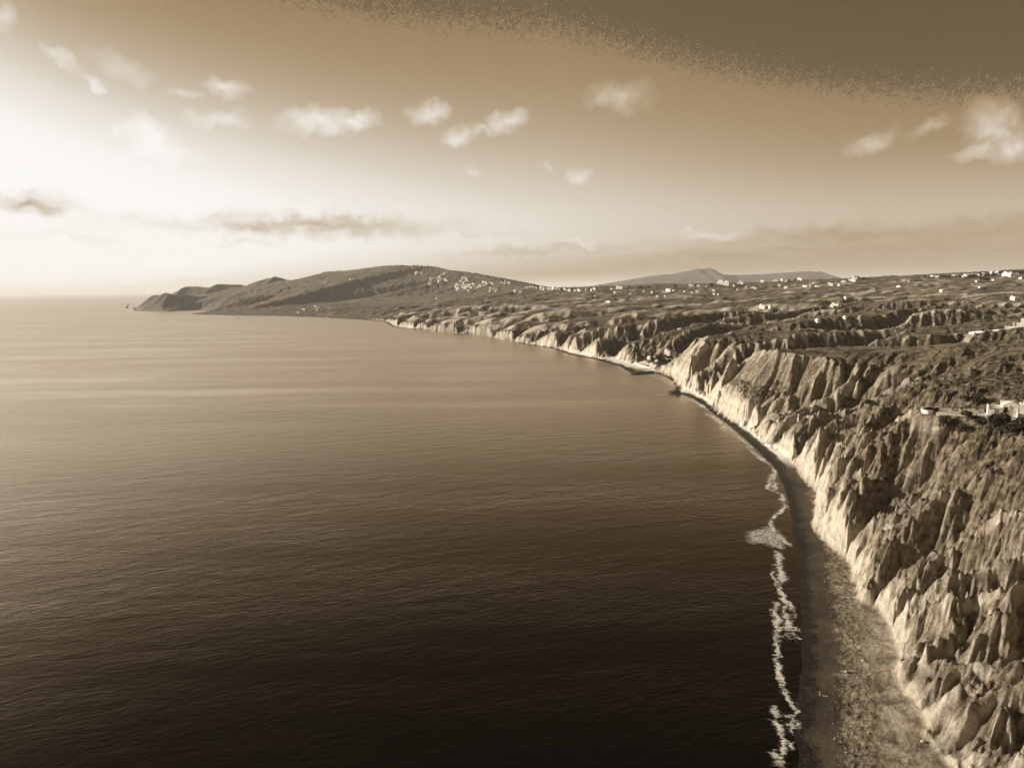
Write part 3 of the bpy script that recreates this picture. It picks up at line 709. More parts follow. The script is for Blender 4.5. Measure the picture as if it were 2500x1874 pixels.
# ------------------------------------------------------------------ surf
def foam():
    S = [([(1837,1107),(1859,1122),(1880,1134),(1893,1150),(1880,1168),(1874,1194),(1893,1200),(1910,1208),(1912,1225),(1920,1236),(1905,1250),(1888,1263),(1881,1280)], 1.1),
         ([(1893,1150),(1886,1165),(1893,1180),(1889,1200)], 1.5),
         ([(1880,1282),(1893,1300),(1915,1320),(1930,1332)], 1.2),
         ([(1899,1350),(1903,1372),(1902,1389),(1912,1405),(1908,1420)], 1.3),
         
         ([(1884,1395),(1892,1415),(1903,1436),(1912,1452),(1917,1475),(1919,1500),(1918,1520)], .75),
         ([(1904,1440),(1916,1462),(1932,1478),(1941,1493),(1938,1505)], .7),
         ([(1895,1470),(1893,1500),(1896,1525),(1899,1555),(1896,1600)], 1.0),
         ([(1903,1537),(1930,1528),(1950,1540)], .8), ([(1910,1553),(1935,1549),(1950,1558)], .8),
         ([(1893,1585),(1895,1615),(1899,1645),(1908,1665),(1917,1685),(1926,1702),(1936,1718),(1942,1740),(1944,1755),(1938,1775),(1934,1787)], .65),
         ([(1903,1640),(1912,1665),(1924,1690)], .6),
         ([(1886,1730),(1900,1745),(1920,1750),(1938,1752)], 1.0),
         ([(1896,1760),(1906,1775),(1910,1800),(1911,1820),(1906,1840)], .9),
         ([(1890,1840),(1900,1855),(1908,1880),(1914,1910)], .8),([(1908,1800),(1930,1812),(1938,1825)], .6),
         ([(1676,974),(1700,982),(1722,993)], 1.8),([(1706,990),(1727,999)], 1.6),([(1726,1011),(1742,1018),(1755,1027)], 2.2),([(1755,1030),(1774,1047)], 1.2),
         ([(1760,1046),(1770,1051)], 1.8),([(1780,1056),(1800,1066),(1818,1076)], 1.0),([(1660,970),(1690,978),(1712,989)], 1.2),([(1742,1022),(1765,1038),(1790,1056)], .9),([(1560,905),(1582,912),(1600,919)], 1.2),([(1820,1090),(1845,1108),(1868,1124)], 1.0),([(1812,1074),(1822,1082),(1838,1094)], 1.3),
         ([(1507,893),(1520,900),(1545,914)], 1.6),([(1599,921),(1620,929),(1645,941)], 1.0),([(1604,962),(1640,963)], 1.6),
         ([(1265,842),(1311,842)], 3.),([(1338,859),(1365,859)], 3.),([(1045,812),(1068,813),(1097,815)], 5.),([(1018,802),(1034,804)], 5.),([(1221,825),(1243,831),(1265,837)], 3.),([(1428,882),(1450,882)], 2.),
         ([(1920,1500),(1925,1530),(1930,1560)], 1.2)]
    strokes = [([pix(px, py, 0) for px, py in l], w) for l, w in S]
    glitter_fan = [pix(px, py, 0) for px, py in ((1808,1312),(1812,1298),(1830,1289),(1850,1286),(1872,1281),(1890,1280),(1908,1292),(1918,1300),(1932,1322),(1932,1335),(1922,1345),(1905,1349),(1885,1341),(1860,1331),(1835,1332),(1815,1327))]  # reflected glitter on the water, painted into the foam as a pale fan
    az = np.radians(np.arange(-6, 27, .02)); 
    az = np.concatenate([np.radians(np.arange(-12, 10, .05)), np.radians(np.arange(10, 28.5, .022))])
    r = 140*np.exp(np.arange(0, math.log(1950/140), .0016))
    A, Rr = np.meshgrid(az, r); X = np.sin(A)*Rr; Y = np.cos(A)*Rr
    d, _ = seg_dist(X[::5, ::5], Y[::5, ::5], water_line)
    d = np.repeat(np.repeat(d, 5, 0), 5, 1)[:X.shape[0], :X.shape[1]]
    ii = np.flatnonzero((d < 34).ravel()); x = X.ravel()[ii]; y = Y.ravel()[ii]
    wx = x+fbm(x, y, 5, 4, 201, .7)*2.6; wy = y+fbm(x, y, 5, 4, 202, .7)*3.2; br = .85+.55*fbm(x, y, 9, 3, 203)
    m = np.zeros(len(ii), np.float32)
    for l, w in strokes:
        xs = [p[0] for p in l]; ys = [p[1] for p in l]
        s = (x > min(xs)-9) & (x < max(xs)+9) & (y > min(ys)-9) & (y < max(ys)+9)
        if not s.any(): continue
        w = w*1.8; dd, _ = seg_dist(wx[s], wy[s], l)
        m[s] = np.maximum(m[s], np.clip((1.05-dd/w*.74)*br[s], 0, 1))
    dd, _ = seg_dist(wx, wy, glitter_fan+[glitter_fan[0]])
    fi = inside(wx, wy, glitter_fan); m = np.maximum(m, np.where(fi, .24+.48*np.minimum(dd/4.5, 1), np.clip(.28-dd/2.5, 0, 1)))
    # the last thin film running up the shingle
    dsh = signed(x, y, water_line)+fbm(x, y, 5, 3, 207)*1.1
    m = np.maximum(m, np.clip(.55-np.abs(dsh+.5)/1.0, 0, 1)*sst(y, 430, 520))
    MM = np.zeros(X.shape, np.float32); MM.ravel()[ii] = m
    ko = MM > .06; keep = ko[:-1,:-1] | ko[1:,1:] | ko[1:,:-1] | ko[:-1,1:]
    Z = np.full(X.shape, .05)+MM*.10
    o = mesh_grid('foam', X.astype(np.float32), Y.astype(np.float32), Z.astype(np.float32), keep, dict(foam=MM))
    mt = bpy.data.materials.new('surf_foam'); mt.use_nodes = True; N = NT(mt.node_tree); b = N.n['Principled BSDF']
    b.inputs['Base Color'].default_value = (.74, .68, .59, 1); b.inputs['Roughness'].default_value = .6
    P = N.new('ShaderNodeNewGeometry').outputs['Position']; a = N.new('ShaderNodeAttribute', attribute_name='foam').outputs['Fac']
    lace = N.noise(N.mapping(P, scale=(1.0, 1.7, 1)), .55, 8, .82, .5)
    al = N.mapr(N.math('ADD', a, N.math('MULTIPLY', N.math('SUBTRACT', lace, .5), 2.5)), .46, 1.0, 0, 1)
    N.l.new(al, b.inputs['Alpha']); o.data.materials.append(mt)
    tag(o, 'lacy white surf, with a painted glitter patch, breaking along the foot of the dark beach', 'surf', kind='stuff')
foam()
print('foam', _t.time()-_t0)

# ------------------------------------------------------------------ air
def haze():
    me = bpy.data.meshes.new('haze'); bm = bmesh.new()
    S = 150000
    bmesh.ops.create_cube(bm, size=1); bmesh.ops.scale(bm, vec=(2*S, 2*S, 461), verts=bm.verts); bmesh.ops.translate(bm, vec=(0, 0, 461/2-8), verts=bm.verts)
    bm.to_mesh(me); bm.free(); o = bpy.data.objects.new('haze', me); C.objects.link(o)
    m = bpy.data.materials.new('haze_air'); m.use_nodes = True; nt = m.node_tree; nt.nodes.remove(nt.nodes['Principled BSDF'])
    v = nt.nodes.new('ShaderNodeVolumePrincipled'); v.inputs['Density'].default_value = 3.2e-5; v.inputs['Color'].default_value = (1.0, .98, .94, 1); v.inputs['Anisotropy'].default_value = .08
    nt.links.new(v.outputs[0], nt.nodes['Material Output'].inputs['Volume']); me.materials.append(m)
    tag(o, 'pale haze lying over the bay and the far hills', 'haze', kind='stuff')
haze()

# ================================================================== things
def pr_bump(m, scale=2., amt=.06, strength=.5):
    N = NT(m.node_tree); b = N.n['Principled BSDF']; P = N.new('ShaderNodeTexCoord').outputs['Object']
    n = N.noise(P, scale, 5, .65); c = tuple(b.inputs['Base Color'].default_value)[:3]
    N.l.new(N.mix(N.mapr(n, .35, .7), c, tuple(q*(1-amt) for q in c)), b.inputs['Base Color'])
    bu = N.new('ShaderNodeBump'); bu.inputs['Strength'].default_value = strength; bu.inputs['Distance'].default_value = .05
    N.l.new(n, bu.inputs['Height']); N.l.new(bu.outputs[0], b.inputs['Normal']); return m
M_ = dict(white=pr_bump(mat('whitewash', (.82, .77, .68)), 1.5, .14), stone=pr_bump(mat('stone_wall', (.42, .35, .26)), 1.2, .35, 1.),
    pave=pr_bump(mat('pale_paving', (.50, .43, .33)), .8, .25), glass=mat('window_dark', (.03, .024, .016), .15, .6), wood=pr_bump(mat('painted_wood', (.16, .12, .08)), 3, .3),
    leaf=mat('dark_leaves', (.045, .036, .020)), leaf2=mat('olive_leaves', (.085, .069, .043)), bark=mat('bark', (.09, .068, .045)),
    rock=pr_bump(mat('dark_boulder', (.10, .08, .055)), .8, .5, 1.), pale=pr_bump(mat('pale_boulder', (.48, .41, .31)), 1.5, .4, 1.),
    drift=pr_bump(mat('bleached_driftwood', (.52, .42, .32)), 3, .4), skin=mat('skin', (.36, .24, .16)), shirt=mat('white_shirt', (.82, .78, .70)), dark=mat('dark_trousers', (.05, .04, .03)))
for k in ('leaf', 'leaf2'):
    N = NT(M_[k].node_tree); b = N.n['Principled BSDF']; c = tuple(b.inputs['Base Color'].default_value)[:3]
    n = N.noise(N.new('ShaderNodeNewGeometry').outputs['Position'], .9, 4, .7)
    N.l.new(N.mix(N.mapr(n, .35, .65), tuple(q*.5 for q in c), tuple(q*1.8 for q in c)), b.inputs['Base Color'])

def empty(name, loc, rz=0.):
    o = bpy.data.objects.new(name, None); C.objects.link(o); o.location = loc; o.rotation_euler = (0, 0, rz); o.empty_display_size = .5; return o
class MB:
    """collects simple solids for one mesh; each with a material slot"""
    def __init__(s): s.bm = bmesh.new(); s.mats = []
    def _slot(s, m):
        if m not in s.mats: s.mats.append(m)
        return s.mats.index(m)
    def box(s, x0, x1, y0, y1, z0, z1, m='white', taper=0.):
        k = s._slot(m); vs_ = []
        for z, t in ((z0, 0), (z1, taper)):
            for x, y in ((x0+t, y0+t), (x1-t, y0+t), (x1-t, y1-t), (x0+t, y1-t)): vs_.append(s.bm.verts.new((x, y, z)))
        for f in ((3,2,1,0), (4,5,6,7), (0,1,5,4), (1,2,6,5), (2,3,7,6), (3,0,4,7)):
            s.bm.faces.new([vs_[i] for i in f]).material_index = k
        return s
    def vault(s, x0, x1, y0, y1, z0, h, m='white', n=8, axis='y'):
        k = s._slot(m); rings = []
        for e in (0, 1):
            r = []
            for i in range(n+1):
                a = math.pi*i/n; u = -math.cos(a)*.5+.5; zz = z0+h*math.sin(a)
                if axis == 'y': r.append(s.bm.verts.new((x0+(x1-x0)*u, y1 if e else y0, zz)))
                else: r.append(s.bm.verts.new((x1 if e else x0, y0+(y1-y0)*u, zz)))
            rings.append(r)
        for i in range(n): s.bm.faces.new((rings[0][i], rings[0][i+1], rings[1][i+1], rings[1][i])).material_index = k
        for r in rings: s.bm.faces.new(r).material_index = k
        return s
    def dome(s, cx, cy, z0, r, m='white'):
        k = s._slot(m); geo = bmesh.ops.create_uvsphere(s.bm, u_segments=12, v_segments=6, radius=r)
        for v_ in geo['verts']: v_.co = Vector((v_.co.x+cx, v_.co.y+cy, max(v_.co.z, -.1)*.85+z0))
        for f in {f for v_ in geo['verts'] for f in v_.link_faces}: f.material_index = k
        return s
    def build(s, name, parent=None, bevel=0., smooth=False):
        bmesh.ops.recalc_face_normals(s.bm, faces=s.bm.faces)
        if bevel: bmesh.ops.bevel(s.bm, geom=list(s.bm.edges), offset=bevel, segments=1, affect='EDGES', clamp_overlap=True)
        me = bpy.data.meshes.new(name); s.bm.to_mesh(me); s.bm.free()
        for m in s.mats: me.materials.append(M_[m])
        if smooth: me.polygons.foreach_set('use_smooth', [True]*len(me.polygons))
        o = bpy.data.objects.new(name, me); C.objects.link(o)
        if parent: o.parent = parent
        return o

# ---- the big white house on the slope
def villa():
    t = empty('villa', (194.9, 286.2, 53.95), math.atan2(-.52, .855)); t.scale = (1.07, 1.07, 1.07)
    tag(t, 'large whitewashed villa with a vaulted roof behind dark bushes at the right edge', 'villa')
    def window(x, y, z, w, h, parent, side='front'):
        m = MB()
        if side == 'front': m.box(x, x+w, y-.06, y+.02, z, z+h, 'wood')
        f = m.build('window', parent); g = MB().box(x+.1, x+w-.1, y-.075, y-.055, z+.1, z+h-.1, 'glass').build('pane', f); return f
    # left wing with a stepped lit end wall
    MB().box(0, 4.6, .5, 6.5, -.6, 4.0).build('wall', t, .06)
    MB().box(-.25, .25, -.2, 6.7, -.6, 4.9).box(.25, 1.9, -1.6, -1.1, -.6, 3.9).build('end_wall', t, .06)
    MB().box(.25, 4.6, .3, .6, 4.0, 4.7).build('parapet', t, .05); MB().box(.25, 4.6, 6.2, 6.5, 4.0, 4.7).build('parapet', t, .05)
    # vaulted hall
    MB().box(4.4, 10.0, 1.2, 8.2, -.6, 4.9).build('hall_wall', t, .05)
    r = MB().vault(4.3, 10.1, 1.1, 8.3, 4.9, 1.55, n=14).build('roof', t)
    c = MB().box(3.9, 4.6, 4.2, 4.9, 4.8, 6.6).box(3.8, 4.7, 4.1, 5.0, 6.6, 6.8).build('chimney', r, .05)
    MB().box(6.6, 6.75, .95, 1.2, -.6, 5.6).box(9.2, 9.35, .95, 1.2, -.6, 5.2).build('pilaster', t)
    f = MB().box(4.9, 6.1, 1.05, 1.25, 2.6, 4.7, 'wood').build('window', t); MB().box(5.05, 5.95, 1.02, 1.045, 2.75, 4.55, 'glass').build('pane', f)
    # right upper block
    MB().box(10.05, 14.4, .9, 7.4, 2.6, 6.1).box(13.4, 14.2, 3, 7, 6.1, 6.5).build('upper_wall', t, .06)
    MB().box(11.0, 11.8, 2.0, 2.8, 6.1, 7.6).box(11.15, 11.65, 2.15, 2.65, 7.6, 8.1).build('chimney', t, .05)
    window(11.5, .9, 3.1, 1.25, 1.9, t)
    # lower right block and its door
    MB().box(9.2, 16.0, -1.8, .85, -1.0, 3.2).box(8.9, 9.25, -2.3, .9, -1.0, 3.3).build('lower_wall', t, .06)
    MB().box(14.5, 21.0, 1.0, 7.0, -1.0, 4.4).build('end_block', t, .06)
    d = MB().box(12.1, 13.2, -1.88, -1.78, -.2, 1.7, 'wood').build('door', t); MB().box(13.0, 13.08, -1.95, -1.88, .7, .85, 'stone').build('handle', d)
    window(14.3, -1.8, .6, 1.3, 1.9, t)
    window(17.0, 1.0, 1.2, 1.4, 1.8, t)
    # outside stair with stepped side walls and a pergola
    st = MB()
    for k in range(6): st.box(-3.6+k*.55, -3.05+k*.55, .6, 2.2, -.6, .1+k*.32)
    st.build('staircase', t)
    MB().box(-3.9, -3.5, .2, .6, -.6, 1.9).box(-1.6, -.3, -.3, .0, -.6, 1.5).box(-2.8, -1.6, .0, .3, -.6, 1.0).build('garden_wall', t, .04)
    for x in (-2.9, -1.7, -.5): MB().box(x, x+.14, -1.0, -.86, -.6, 1.6, 'white').build('pergola_post', t)
    MB().box(-3.1, -.2, -1.05, -.85, 1.6, 1.75, 'white').build('pergola_beam', t)
villa()
def terrace():
    me = bpy.data.meshes.new('terrace'); bm = bmesh.new()
    c = pix(2262, 999.5, 54.1); pts = [pix(2290,1007,54.1), pix(2350,1014,54.1), pix(2411,1021,54.1), pix(2401,999,54.1), pix(2335,997.5,54.1), pix(2296,997,54.1)]
    v_ = [bm.verts.new((x, y, 54.1)) for x, y in pts]; f = bm.faces.new(v_); bm.normal_update()
    if f.normal.z < 0: f.normal_flip()
    ex = bmesh.ops.extrude_face_region(bm, geom=[f]); bmesh.ops.translate(bm, vec=(0, 0, .25), verts=[q for q in ex['geom'] if isinstance(q, bmesh.types.BMVert)])
    bm.to_mesh(me); bm.free(); me.materials.append(M_['pave']); o = bpy.data.objects.new('terrace', me); C.objects.link(o)
    tag(o, 'pale paved terrace stretching left from the villa on the slope', 'terrace')
    # front kerb, rounded planter wall, planting beds
    def strip(name, poly, w, z0, z1, m, parent):
        mb = MB(); k = mb._slot(m)
        for (ax, ay), (bx, by) in zip(poly[:-1], poly[1:]):
            L = math.hypot(bx-ax, by-ay); nx, ny = -(by-ay)/L*w, (bx-ax)/L*w
            q = [(ax+nx, ay+ny), (bx+nx, by+ny), (bx-nx, by-ny), (ax-nx, ay-ny)]
            b0 = [mb.bm.verts.new((*p, z0)) for p in q]; b1 = [mb.bm.verts.new((*p, z1)) for p in q]
            for f_ in ([b1[0], b1[1], b1[2], b1[3]], b0[::-1], [b0[0], b0[1], b1[1], b1[0]], [b0[1], b0[2], b1[2], b1[1]], [b0[2], b0[3], b1[3], b1[2]], [b0[3], b0[0], b1[0], b1[3]]): mb.bm.faces.new(f_)
        return mb.build(name, parent)
    strip('retaining_wall', [pix(*p, 54.1) for p in ((2286,1007.5),(2350,1015),(2412,1022))], .22, 52.4, 54.45, 'pale', o)
    arc = [pix(2273+23*math.cos(a), 1000.5+5.5*math.sin(a), 54.1) for a in [math.pi*(.45+1.0*k/14) for k in range(15)]]
    strip('round_wall', arc, .3, 53.2, 54.9, 'white', o)
    for cx, cy, rx, ry in ((2327, 1001, 7, 1.6), (2349, 1002, 6, 1.4)):
        ring = [pix(cx+rx*math.cos(a), cy+ry*math.sin(a), 54.3) for a in [2*math.pi*k/12 for k in range(13)]]
        strip('bed_edge', ring, .2, 54.3, 54.75, 'pale', o)
terrace()

# ---- vegetation
def clump_mesh(name, seed, r, h, n, leafm, leaf=.35):
    """a crown of many small leaf faces spread through an uneven volume"""
    g = random.Random(seed); bm = bmesh.new()
    lobes = [(g.uniform(-.55, .55)*r, g.uniform(-.55, .55)*r, h*g.uniform(.35, .72), r*g.uniform(.38, .62)) for _ in range(7)]
    for i in range(n):
        cx, cy, cz, cr = g.choice(lobes); u = Vector((g.gauss(0, 1), g.gauss(0, 1), g.gauss(0, .85))).normalized()*cr*g.uniform(.55, 1.05)
        p = Vector((cx, cy, cz))+u
        if p.z < .05: p.z = g.uniform(.05, .4)
        q = Vector((g.gauss(0, 1), g.gauss(0, 1), g.gauss(0, 1))).normalized(); a = q.orthogonal().normalized()*leaf*g.uniform(.6, 1.3); b = q.cross(a).normalized()*leaf*g.uniform(.4, .9)
        bm.faces.new([bm.verts.new(p+a), bm.verts.new(p+b), bm.verts.new(p-a), bm.verts.new(p-b)])
    me = bpy.data.meshes.new(name); bm.to_mesh(me); bm.free(); me.materials.append(M_[leafm]); return me
def trunk_mesh(name, r, h, seed=1):
    g = random.Random(seed); bm = bmesh.new()
    def limb(a, b, r0, r1):
        d = (b-a).normalized(); u = d.orthogonal().normalized(); w = d.cross(u); ra = []; rb = []
        for k in range(6):
            t = 2*math.pi*k/6; e = u*math.cos(t)+w*math.sin(t); ra.append(bm.verts.new(a+e*r0)); rb.append(bm.verts.new(b+e*r1))
        for k in range(6): bm.faces.new((ra[k], ra[(k+1) % 6], rb[(k+1) % 6], rb[k]))
    top = Vector((g.uniform(-.1, .1)*h, 0, h*.45)); limb(Vector((0, 0, -.4)), top, r, r*.6)
    for k in range(4):
        a = 2*math.pi*k/4+g.random(); limb(top, top+Vector((math.cos(a)*h*.28, math.sin(a)*h*.28, h*.3)), r*.5, r*.15)
    me = bpy.data.meshes.new(name); bm.to_mesh(me); bm.free(); me.materials.append(M_['bark']); return me
CROWN = [clump_mesh('crown', 3+i, 2.4, 3.6, 620, ('leaf', 'leaf2', 'leaf')[i], .42) for i in range(3)]
TRUNK = trunk_mesh('trunk', .22, 3.2)
FARCROWN = [clump_mesh('crown', 23+i, 3.4, 5.6, 130, 'leaf', 1.15) for i in range(3)]
FARTRUNK = trunk_mesh('trunk', .3, 5)
def plant(name, label, cat, loc, s, kind, group=None, far=False):
    t = empty(name, loc, random.uniform(0, 6)); t.scale = (s, s*random.uniform(.85, 1.1), s*random.uniform(.85, 1.1))
    for nm, me in (('crown', (FARCROWN if far else CROWN)[kind]), ('trunk', FARTRUNK if far else TRUNK)):
        o = bpy.data.objects.new(nm, me); C.objects.link(o); o.parent = t
    tag(t, label, cat, group); return t
near_plants = [
    (2436,1047,1.75,0,'large dark round bush in front of the villa facade','bush'), (2490,1054,1.4,0,'dark bush at the frame edge below the villa door','bush'),
    (2357,1023,.95,1,'pale olive bush growing against the terrace retaining wall','bush'), (2374,1026,.6,0,'small dark bush under the terrace wall beside the olive one','bush'),
    (2284,1004,.6,0,'dark low bush inside the rounded planter at the terrace end','bush'), (2268,1003,.5,0,'flat dark shrub at the far tip of the terrace','shrub'),
    (2391,990,1.25,0,'dark round tree left of the villa end wall','tree'), (2353,984,.9,1,'loose scrubby bush on the bank behind the terrace','bush'),
    (2327,1001,.33,0,'low dark planting in the oval bed of the terrace','planting'), (2349,1002,.33,0,'small planting in the bed nearer the villa steps','planting'),
    (2385,1003,.3,0,'little potted shrub on the pale paving','shrub'), (2393,1009,.3,0,'little shrub on the paving close to the pergola','shrub'),
    (2470,1062,1.1,0,'dark shrub on the slope below the villa corner','shrub'), (2395,1040,.9,0,'dark shrub on the slope under the middle of the terrace','shrub'),
    (2120,993,.8,0,'lone shrub on the spur crest above the knife ridge','shrub'), (2310,1048,1.2,0,'sprawling dark shrub on the hillside below the terrace','shrub'), (2350,1055,1.0,1,'olive shrub among scrub under the terrace','shrub'),
    (2130,907,1.1,0,'dark bush on the shaded slope beyond the wall cliff','bush'), (2128,910,.9,0,'round bush beside another above the cliff hollow','bush')]
for px, py, sc, k, lab, cat in near_plants:
    p = hit(px, py)
    if p: plant({'tree': 'small_tree'}.get(cat, cat), lab, cat, (p[0], p[1], p[2]-.15), sc*1.0, k)

# ---- small white houses
def house_mesh(i):
    g = random.Random(100+i); m = MB()
    w, d, h = [(9, 7, 3.6), (13, 8, 3.8), (8, 8, 6.4), (16, 8, 3.6), (10, 7, 4.), (12, 9, 6.2), (20, 9, 4.2)][i]
    m.box(-w/2, w/2, -d/2, d/2, -3, h)
    for a, b, c_, e in ((-w/2, w/2, -d/2, -d/2+.3), (-w/2, w/2, d/2-.3, d/2)): m.box(a, b, c_, e, h, h+.6)
    m.box(-w/2, -w/2+.3, -d/2+.3, d/2-.3, h, h+.6)
    if i in (1, 5): m.box(-w/2+1, -w/2+5.5, -d/2+1, d/2-1, h, h+3.0)
    if i in (0, 4): m.vault(-w/2+1.2, w/2-1.2, -d/2+1, d/2-1, h, 1.9, axis='x' if i else 'y')
    if i == 3: m.box(w/2, w/2+5, -d/2-1, d/2-2, -3, 2.7); m.box(-2, 2, -1, 3, h, h+2.6)
    if i == 6: m.box(-w/2+2, -w/2+9, -d/2+1, d/2-1, h, h+3.2); m.dome(5, 0, h, 3.0)
    m.box(w/4, w/4+.9, -.4, .5, h, h+1.5)
    n = max(2, int(w/3.2))
    for k in range(n):
        x = -w/2+(k+.5)*w/n
        m.box(x-.45, x+.45, -d/2-.04, -d/2+.05, 1.0, 2.3, 'glass')
        if h > 6: m.box(x-.45, x+.45, -d/2-.04, -d/2+.05, 4.0, 5.3, 'glass')
    m.box(-w/2-.04, -w/2+.05, -.5, .5, 0, 2.2, 'glass')
    o = m.build('white_house'); me = o.data; bpy.data.objects.remove(o); return me
HM = [house_mesh(i) for i in range(7)]
def house(px, py, i, s, lab, grp, rz=None, name='white_house', cat='house'):
    p = hit(px, py)
    if not p: return None
    o = bpy.data.objects.new(name, HM[i]); C.objects.link(o); o.location = p; o.scale = (s, s, s)
    o.rotation_euler.z = -math.atan2(p[0], p[1])-random.uniform(.35, 1.1) if rz is None else rz
    tag(o, lab, cat, grp); return o
hr = random.Random(77)
r4 = lambda x, y: (1900+x*.27125, 620+y*.27125)
r3 = lambda x, y: (1350+x*.27125, 620+y*.27125)
r2 = lambda x, y: (850+x*.27125, 620+y*.27125)
r1_ = lambda x, y: (300+x*.27125, 600+y*.27125)
r7 = lambda x, y: (1300+x*.226, 660+y*.226)
r8 = lambda x, y: (2200+x*.13563, 640+y*.13563)
# singled-out ones
solo = [(r4(520,480),6,.85,'long white house with upper storey on the bare knoll amid the mid gullies'),(r4(490,479),1,.6,'low white annexe at the left of the knoll house'),
 (r4(600,590),0,.55,'tiny white hut alone on the flat spur top'),(r4(355,630),0,.7,'small white shed above the pale track on the spur'),
 (r4(1470,345),2,.75,'square white house at the end of a dark gully'),(r4(1085,298),3,.8,'low white house alone on the terraced slope'),
 (r4(1785,262),0,.75,'small lone white cube house below the right skyline village'),(r4(1937,243),4,.8,'white vaulted house just under the skyline village'),
 (r4(1175,252),0,.6,'tiny white hut far out on the dark fields'),(r4(1815,310),0,.55,'tiny white hut above the long dark hedge'),
 (r4(610,402),0,.8,'little white house on the lip above the knoll'),(r4(2120,415),5,.7,'white two storey house among pale outcrops at the right'),
 (r3(500,437),3,.9,'long white house on a pale knob left of the central valley'),(r3(525,436),0,.8,'small white building beside the long house on the pale knob'),
 (r3(1045,332),6,1.1,'domed white house in the middle of the dark plain'),(r3(1085,334),1,.9,'white annexe right of the domed house on the plain'),
 (r3(895,351),4,.9,'vaulted white house left of the domed one on the plain'),(r3(820,338),0,.7,'tiny white hut standing alone on the plain'),
 (r3(1185,343),0,.8,'small white cube right of the domed house'),(r3(1890,487),1,1.0,'white house with a flat roof by the pale quarry'),(r3(1955,487),0,.9,'small white building at the quarry edge'),
 (r3(1800,313),3,1.0,'low white house on the right of the plain'),(r4(245,297),6,.9,'long white house with dome on the dark plateau'),(r4(70,312),4,1.15,'bright vaulted house on the near side of the plateau'),
 (r4(480,286),5,1.0,'two storey white house on the plateau near the centre right'),(r2(760,405),5,1.3,'white farmhouse on the brown slope under the hill town'),(r2(800,402),0,1.2,'small building right of the farmhouse under the hill town'),
 (r2(1080,709),3,.9,'white boathouse at the water edge below dark cliffs'),(r1_(810,601),3,1.0,'pale building on the shore of the dark far spur')]
for (x, y), i, sc, lab in solo: house(x, y, i, sc, lab, None)
grp = 'scattered white houses on the far plateau'; lab = 'small white flat roofed house far out on the dark plateau'
for x, y in [r4(*p) for p in ((12,288),(290,297),(360,299),(455,268),(550,288),(345,296))]+[r3(*p) for p in ((1630,297),(1740,301),(2040,289),(2100,312),(1450,369),(1490,369),(1010,389),(940,385),(1300,346),(1380,300),(700,365),(380,385),(560,355),(1250,350),(1660,330),(1450,335))]:
    house(x, y, hr.choice((0, 0, 4, 1)), hr.uniform(.6, .9), lab, grp)
grp = 'white houses strung along the skyline'; lab = 'white house in the row along the horizon of the plain'
for x, y in [r3(*p) for p in ((20,322),(60,322),(110,325),(140,328),(165,330),(200,330),(240,330),(300,331),(350,333),(380,332),(430,325),(530,318),(590,312),(620,312),(1245,291),(1555,276),(1575,276),(1640,274),(1670,274),(1700,273),(1890,250),(2000,244),(2070,243),(1310,290))]+[r4(*p) for p in ((585,250),(665,247),(690,238),(40,243),(200,238))]:
    house(x, y+.6, hr.choice((1, 3, 6, 5)), hr.uniform(.8, 1.4), lab, grp)
house(*r3(1540,278), 6, 2.3, 'large bright white hotel on the horizon in front of the far mountain', None); house(*r3(1580,279), 3, 2.0, 'long white wing right of the large horizon hotel', None)
grp = 'white houses of the ridge village at the right'; lab = 'white house of the village on the right skyline ridge'
for x, y in [r8(*p) for p in ((560,262),(600,262),(640,270),(680,272),(910,248),(940,250),(980,246),(1120,278),(1160,245),(1180,250),(1240,236),(1280,238),(1340,235),(1390,240),(1470,245),(1490,240),(1600,250),(1630,200),(1690,200),(1735,190),(1755,240),(1830,228),(1900,245),(1990,235),(2100,242),(2150,300))]:
    house(x, y+.4, hr.choice((1, 2, 4, 4, 0)), hr.uniform(.65, 1.0), lab, grp)
house(*r8(1940,262), 6, 1.9, 'long white building under the trees of the ridge village', None)
grp = 'white houses of the town on the hillside'; lab = 'white house of the town climbing the far hillside'
districts = [('in the dense bright heart of the hillside town', ((1020,300,60,28,28),(1100,300,60,30,24))),
    ('on the right flank of the hillside town', ((1180,300,50,22,14),(1250,270,80,14,8))),
    ('in the upper left quarter of the hillside town', ((860,230,60,30,16),(780,245,45,25,12),(740,270,12,12,4))),
    ('in the small bright row high on the town hill', ((865,187,25,5,6),)),
    ('among the pale terraces above the heart of the town', ((1060,240,60,22,9),)),
    ('in the faint pale cluster just under the hilltop', ((640,178,50,12,9),)),
    ('in the bright little group at the lower right of the town', ((1310,330,35,9,9),)),
    ('in the low pair of buildings right of the town', ((1515,347,25,4,4),)),
    ('stepping down the hill crest right of the town', ((1440,262,50,8,7),)),
    ('at the foot of the hill where the plain begins', ((1650,318,60,9,10),(1760,320,60,7,12),(1860,326,25,5,6)))]
for where, cl in districts:
    for cx, cy, sx, sy, n in cl:
        for _ in range(n):
            x, y = r2(hr.gauss(cx, sx*.5), hr.gauss(cy, sy*.5)); p = hit(x, y)
            if p and p[1] > 2300: house(x, y, hr.choice((0, 1, 2, 4, 5)), hr.uniform(.95, 1.6), 'white house '+where, 'white houses '+where)
for (x, y), lb in ((r2(795,149), 'round white building alone just below the hill crest'), (r2(265,166), 'small white house alone high on the left of the hill'), (r2(20,234), 'white house at the left end of the hill track'),
    (r2(40,230), 'second white house at the left end of the hill track'), (r2(490,447), 'pale house on the brown slope left below the town'), (r1_(1820,335), 'little white house halfway up the shaded hill'), (r1_(2045,306), 'bright white house high on the shaded hill')):
    house(x, y, 4, 1.1, lb, None)
grp = 'white houses along the far bay'; lab = 'pale house of the hamlet on the far shore under the hill'
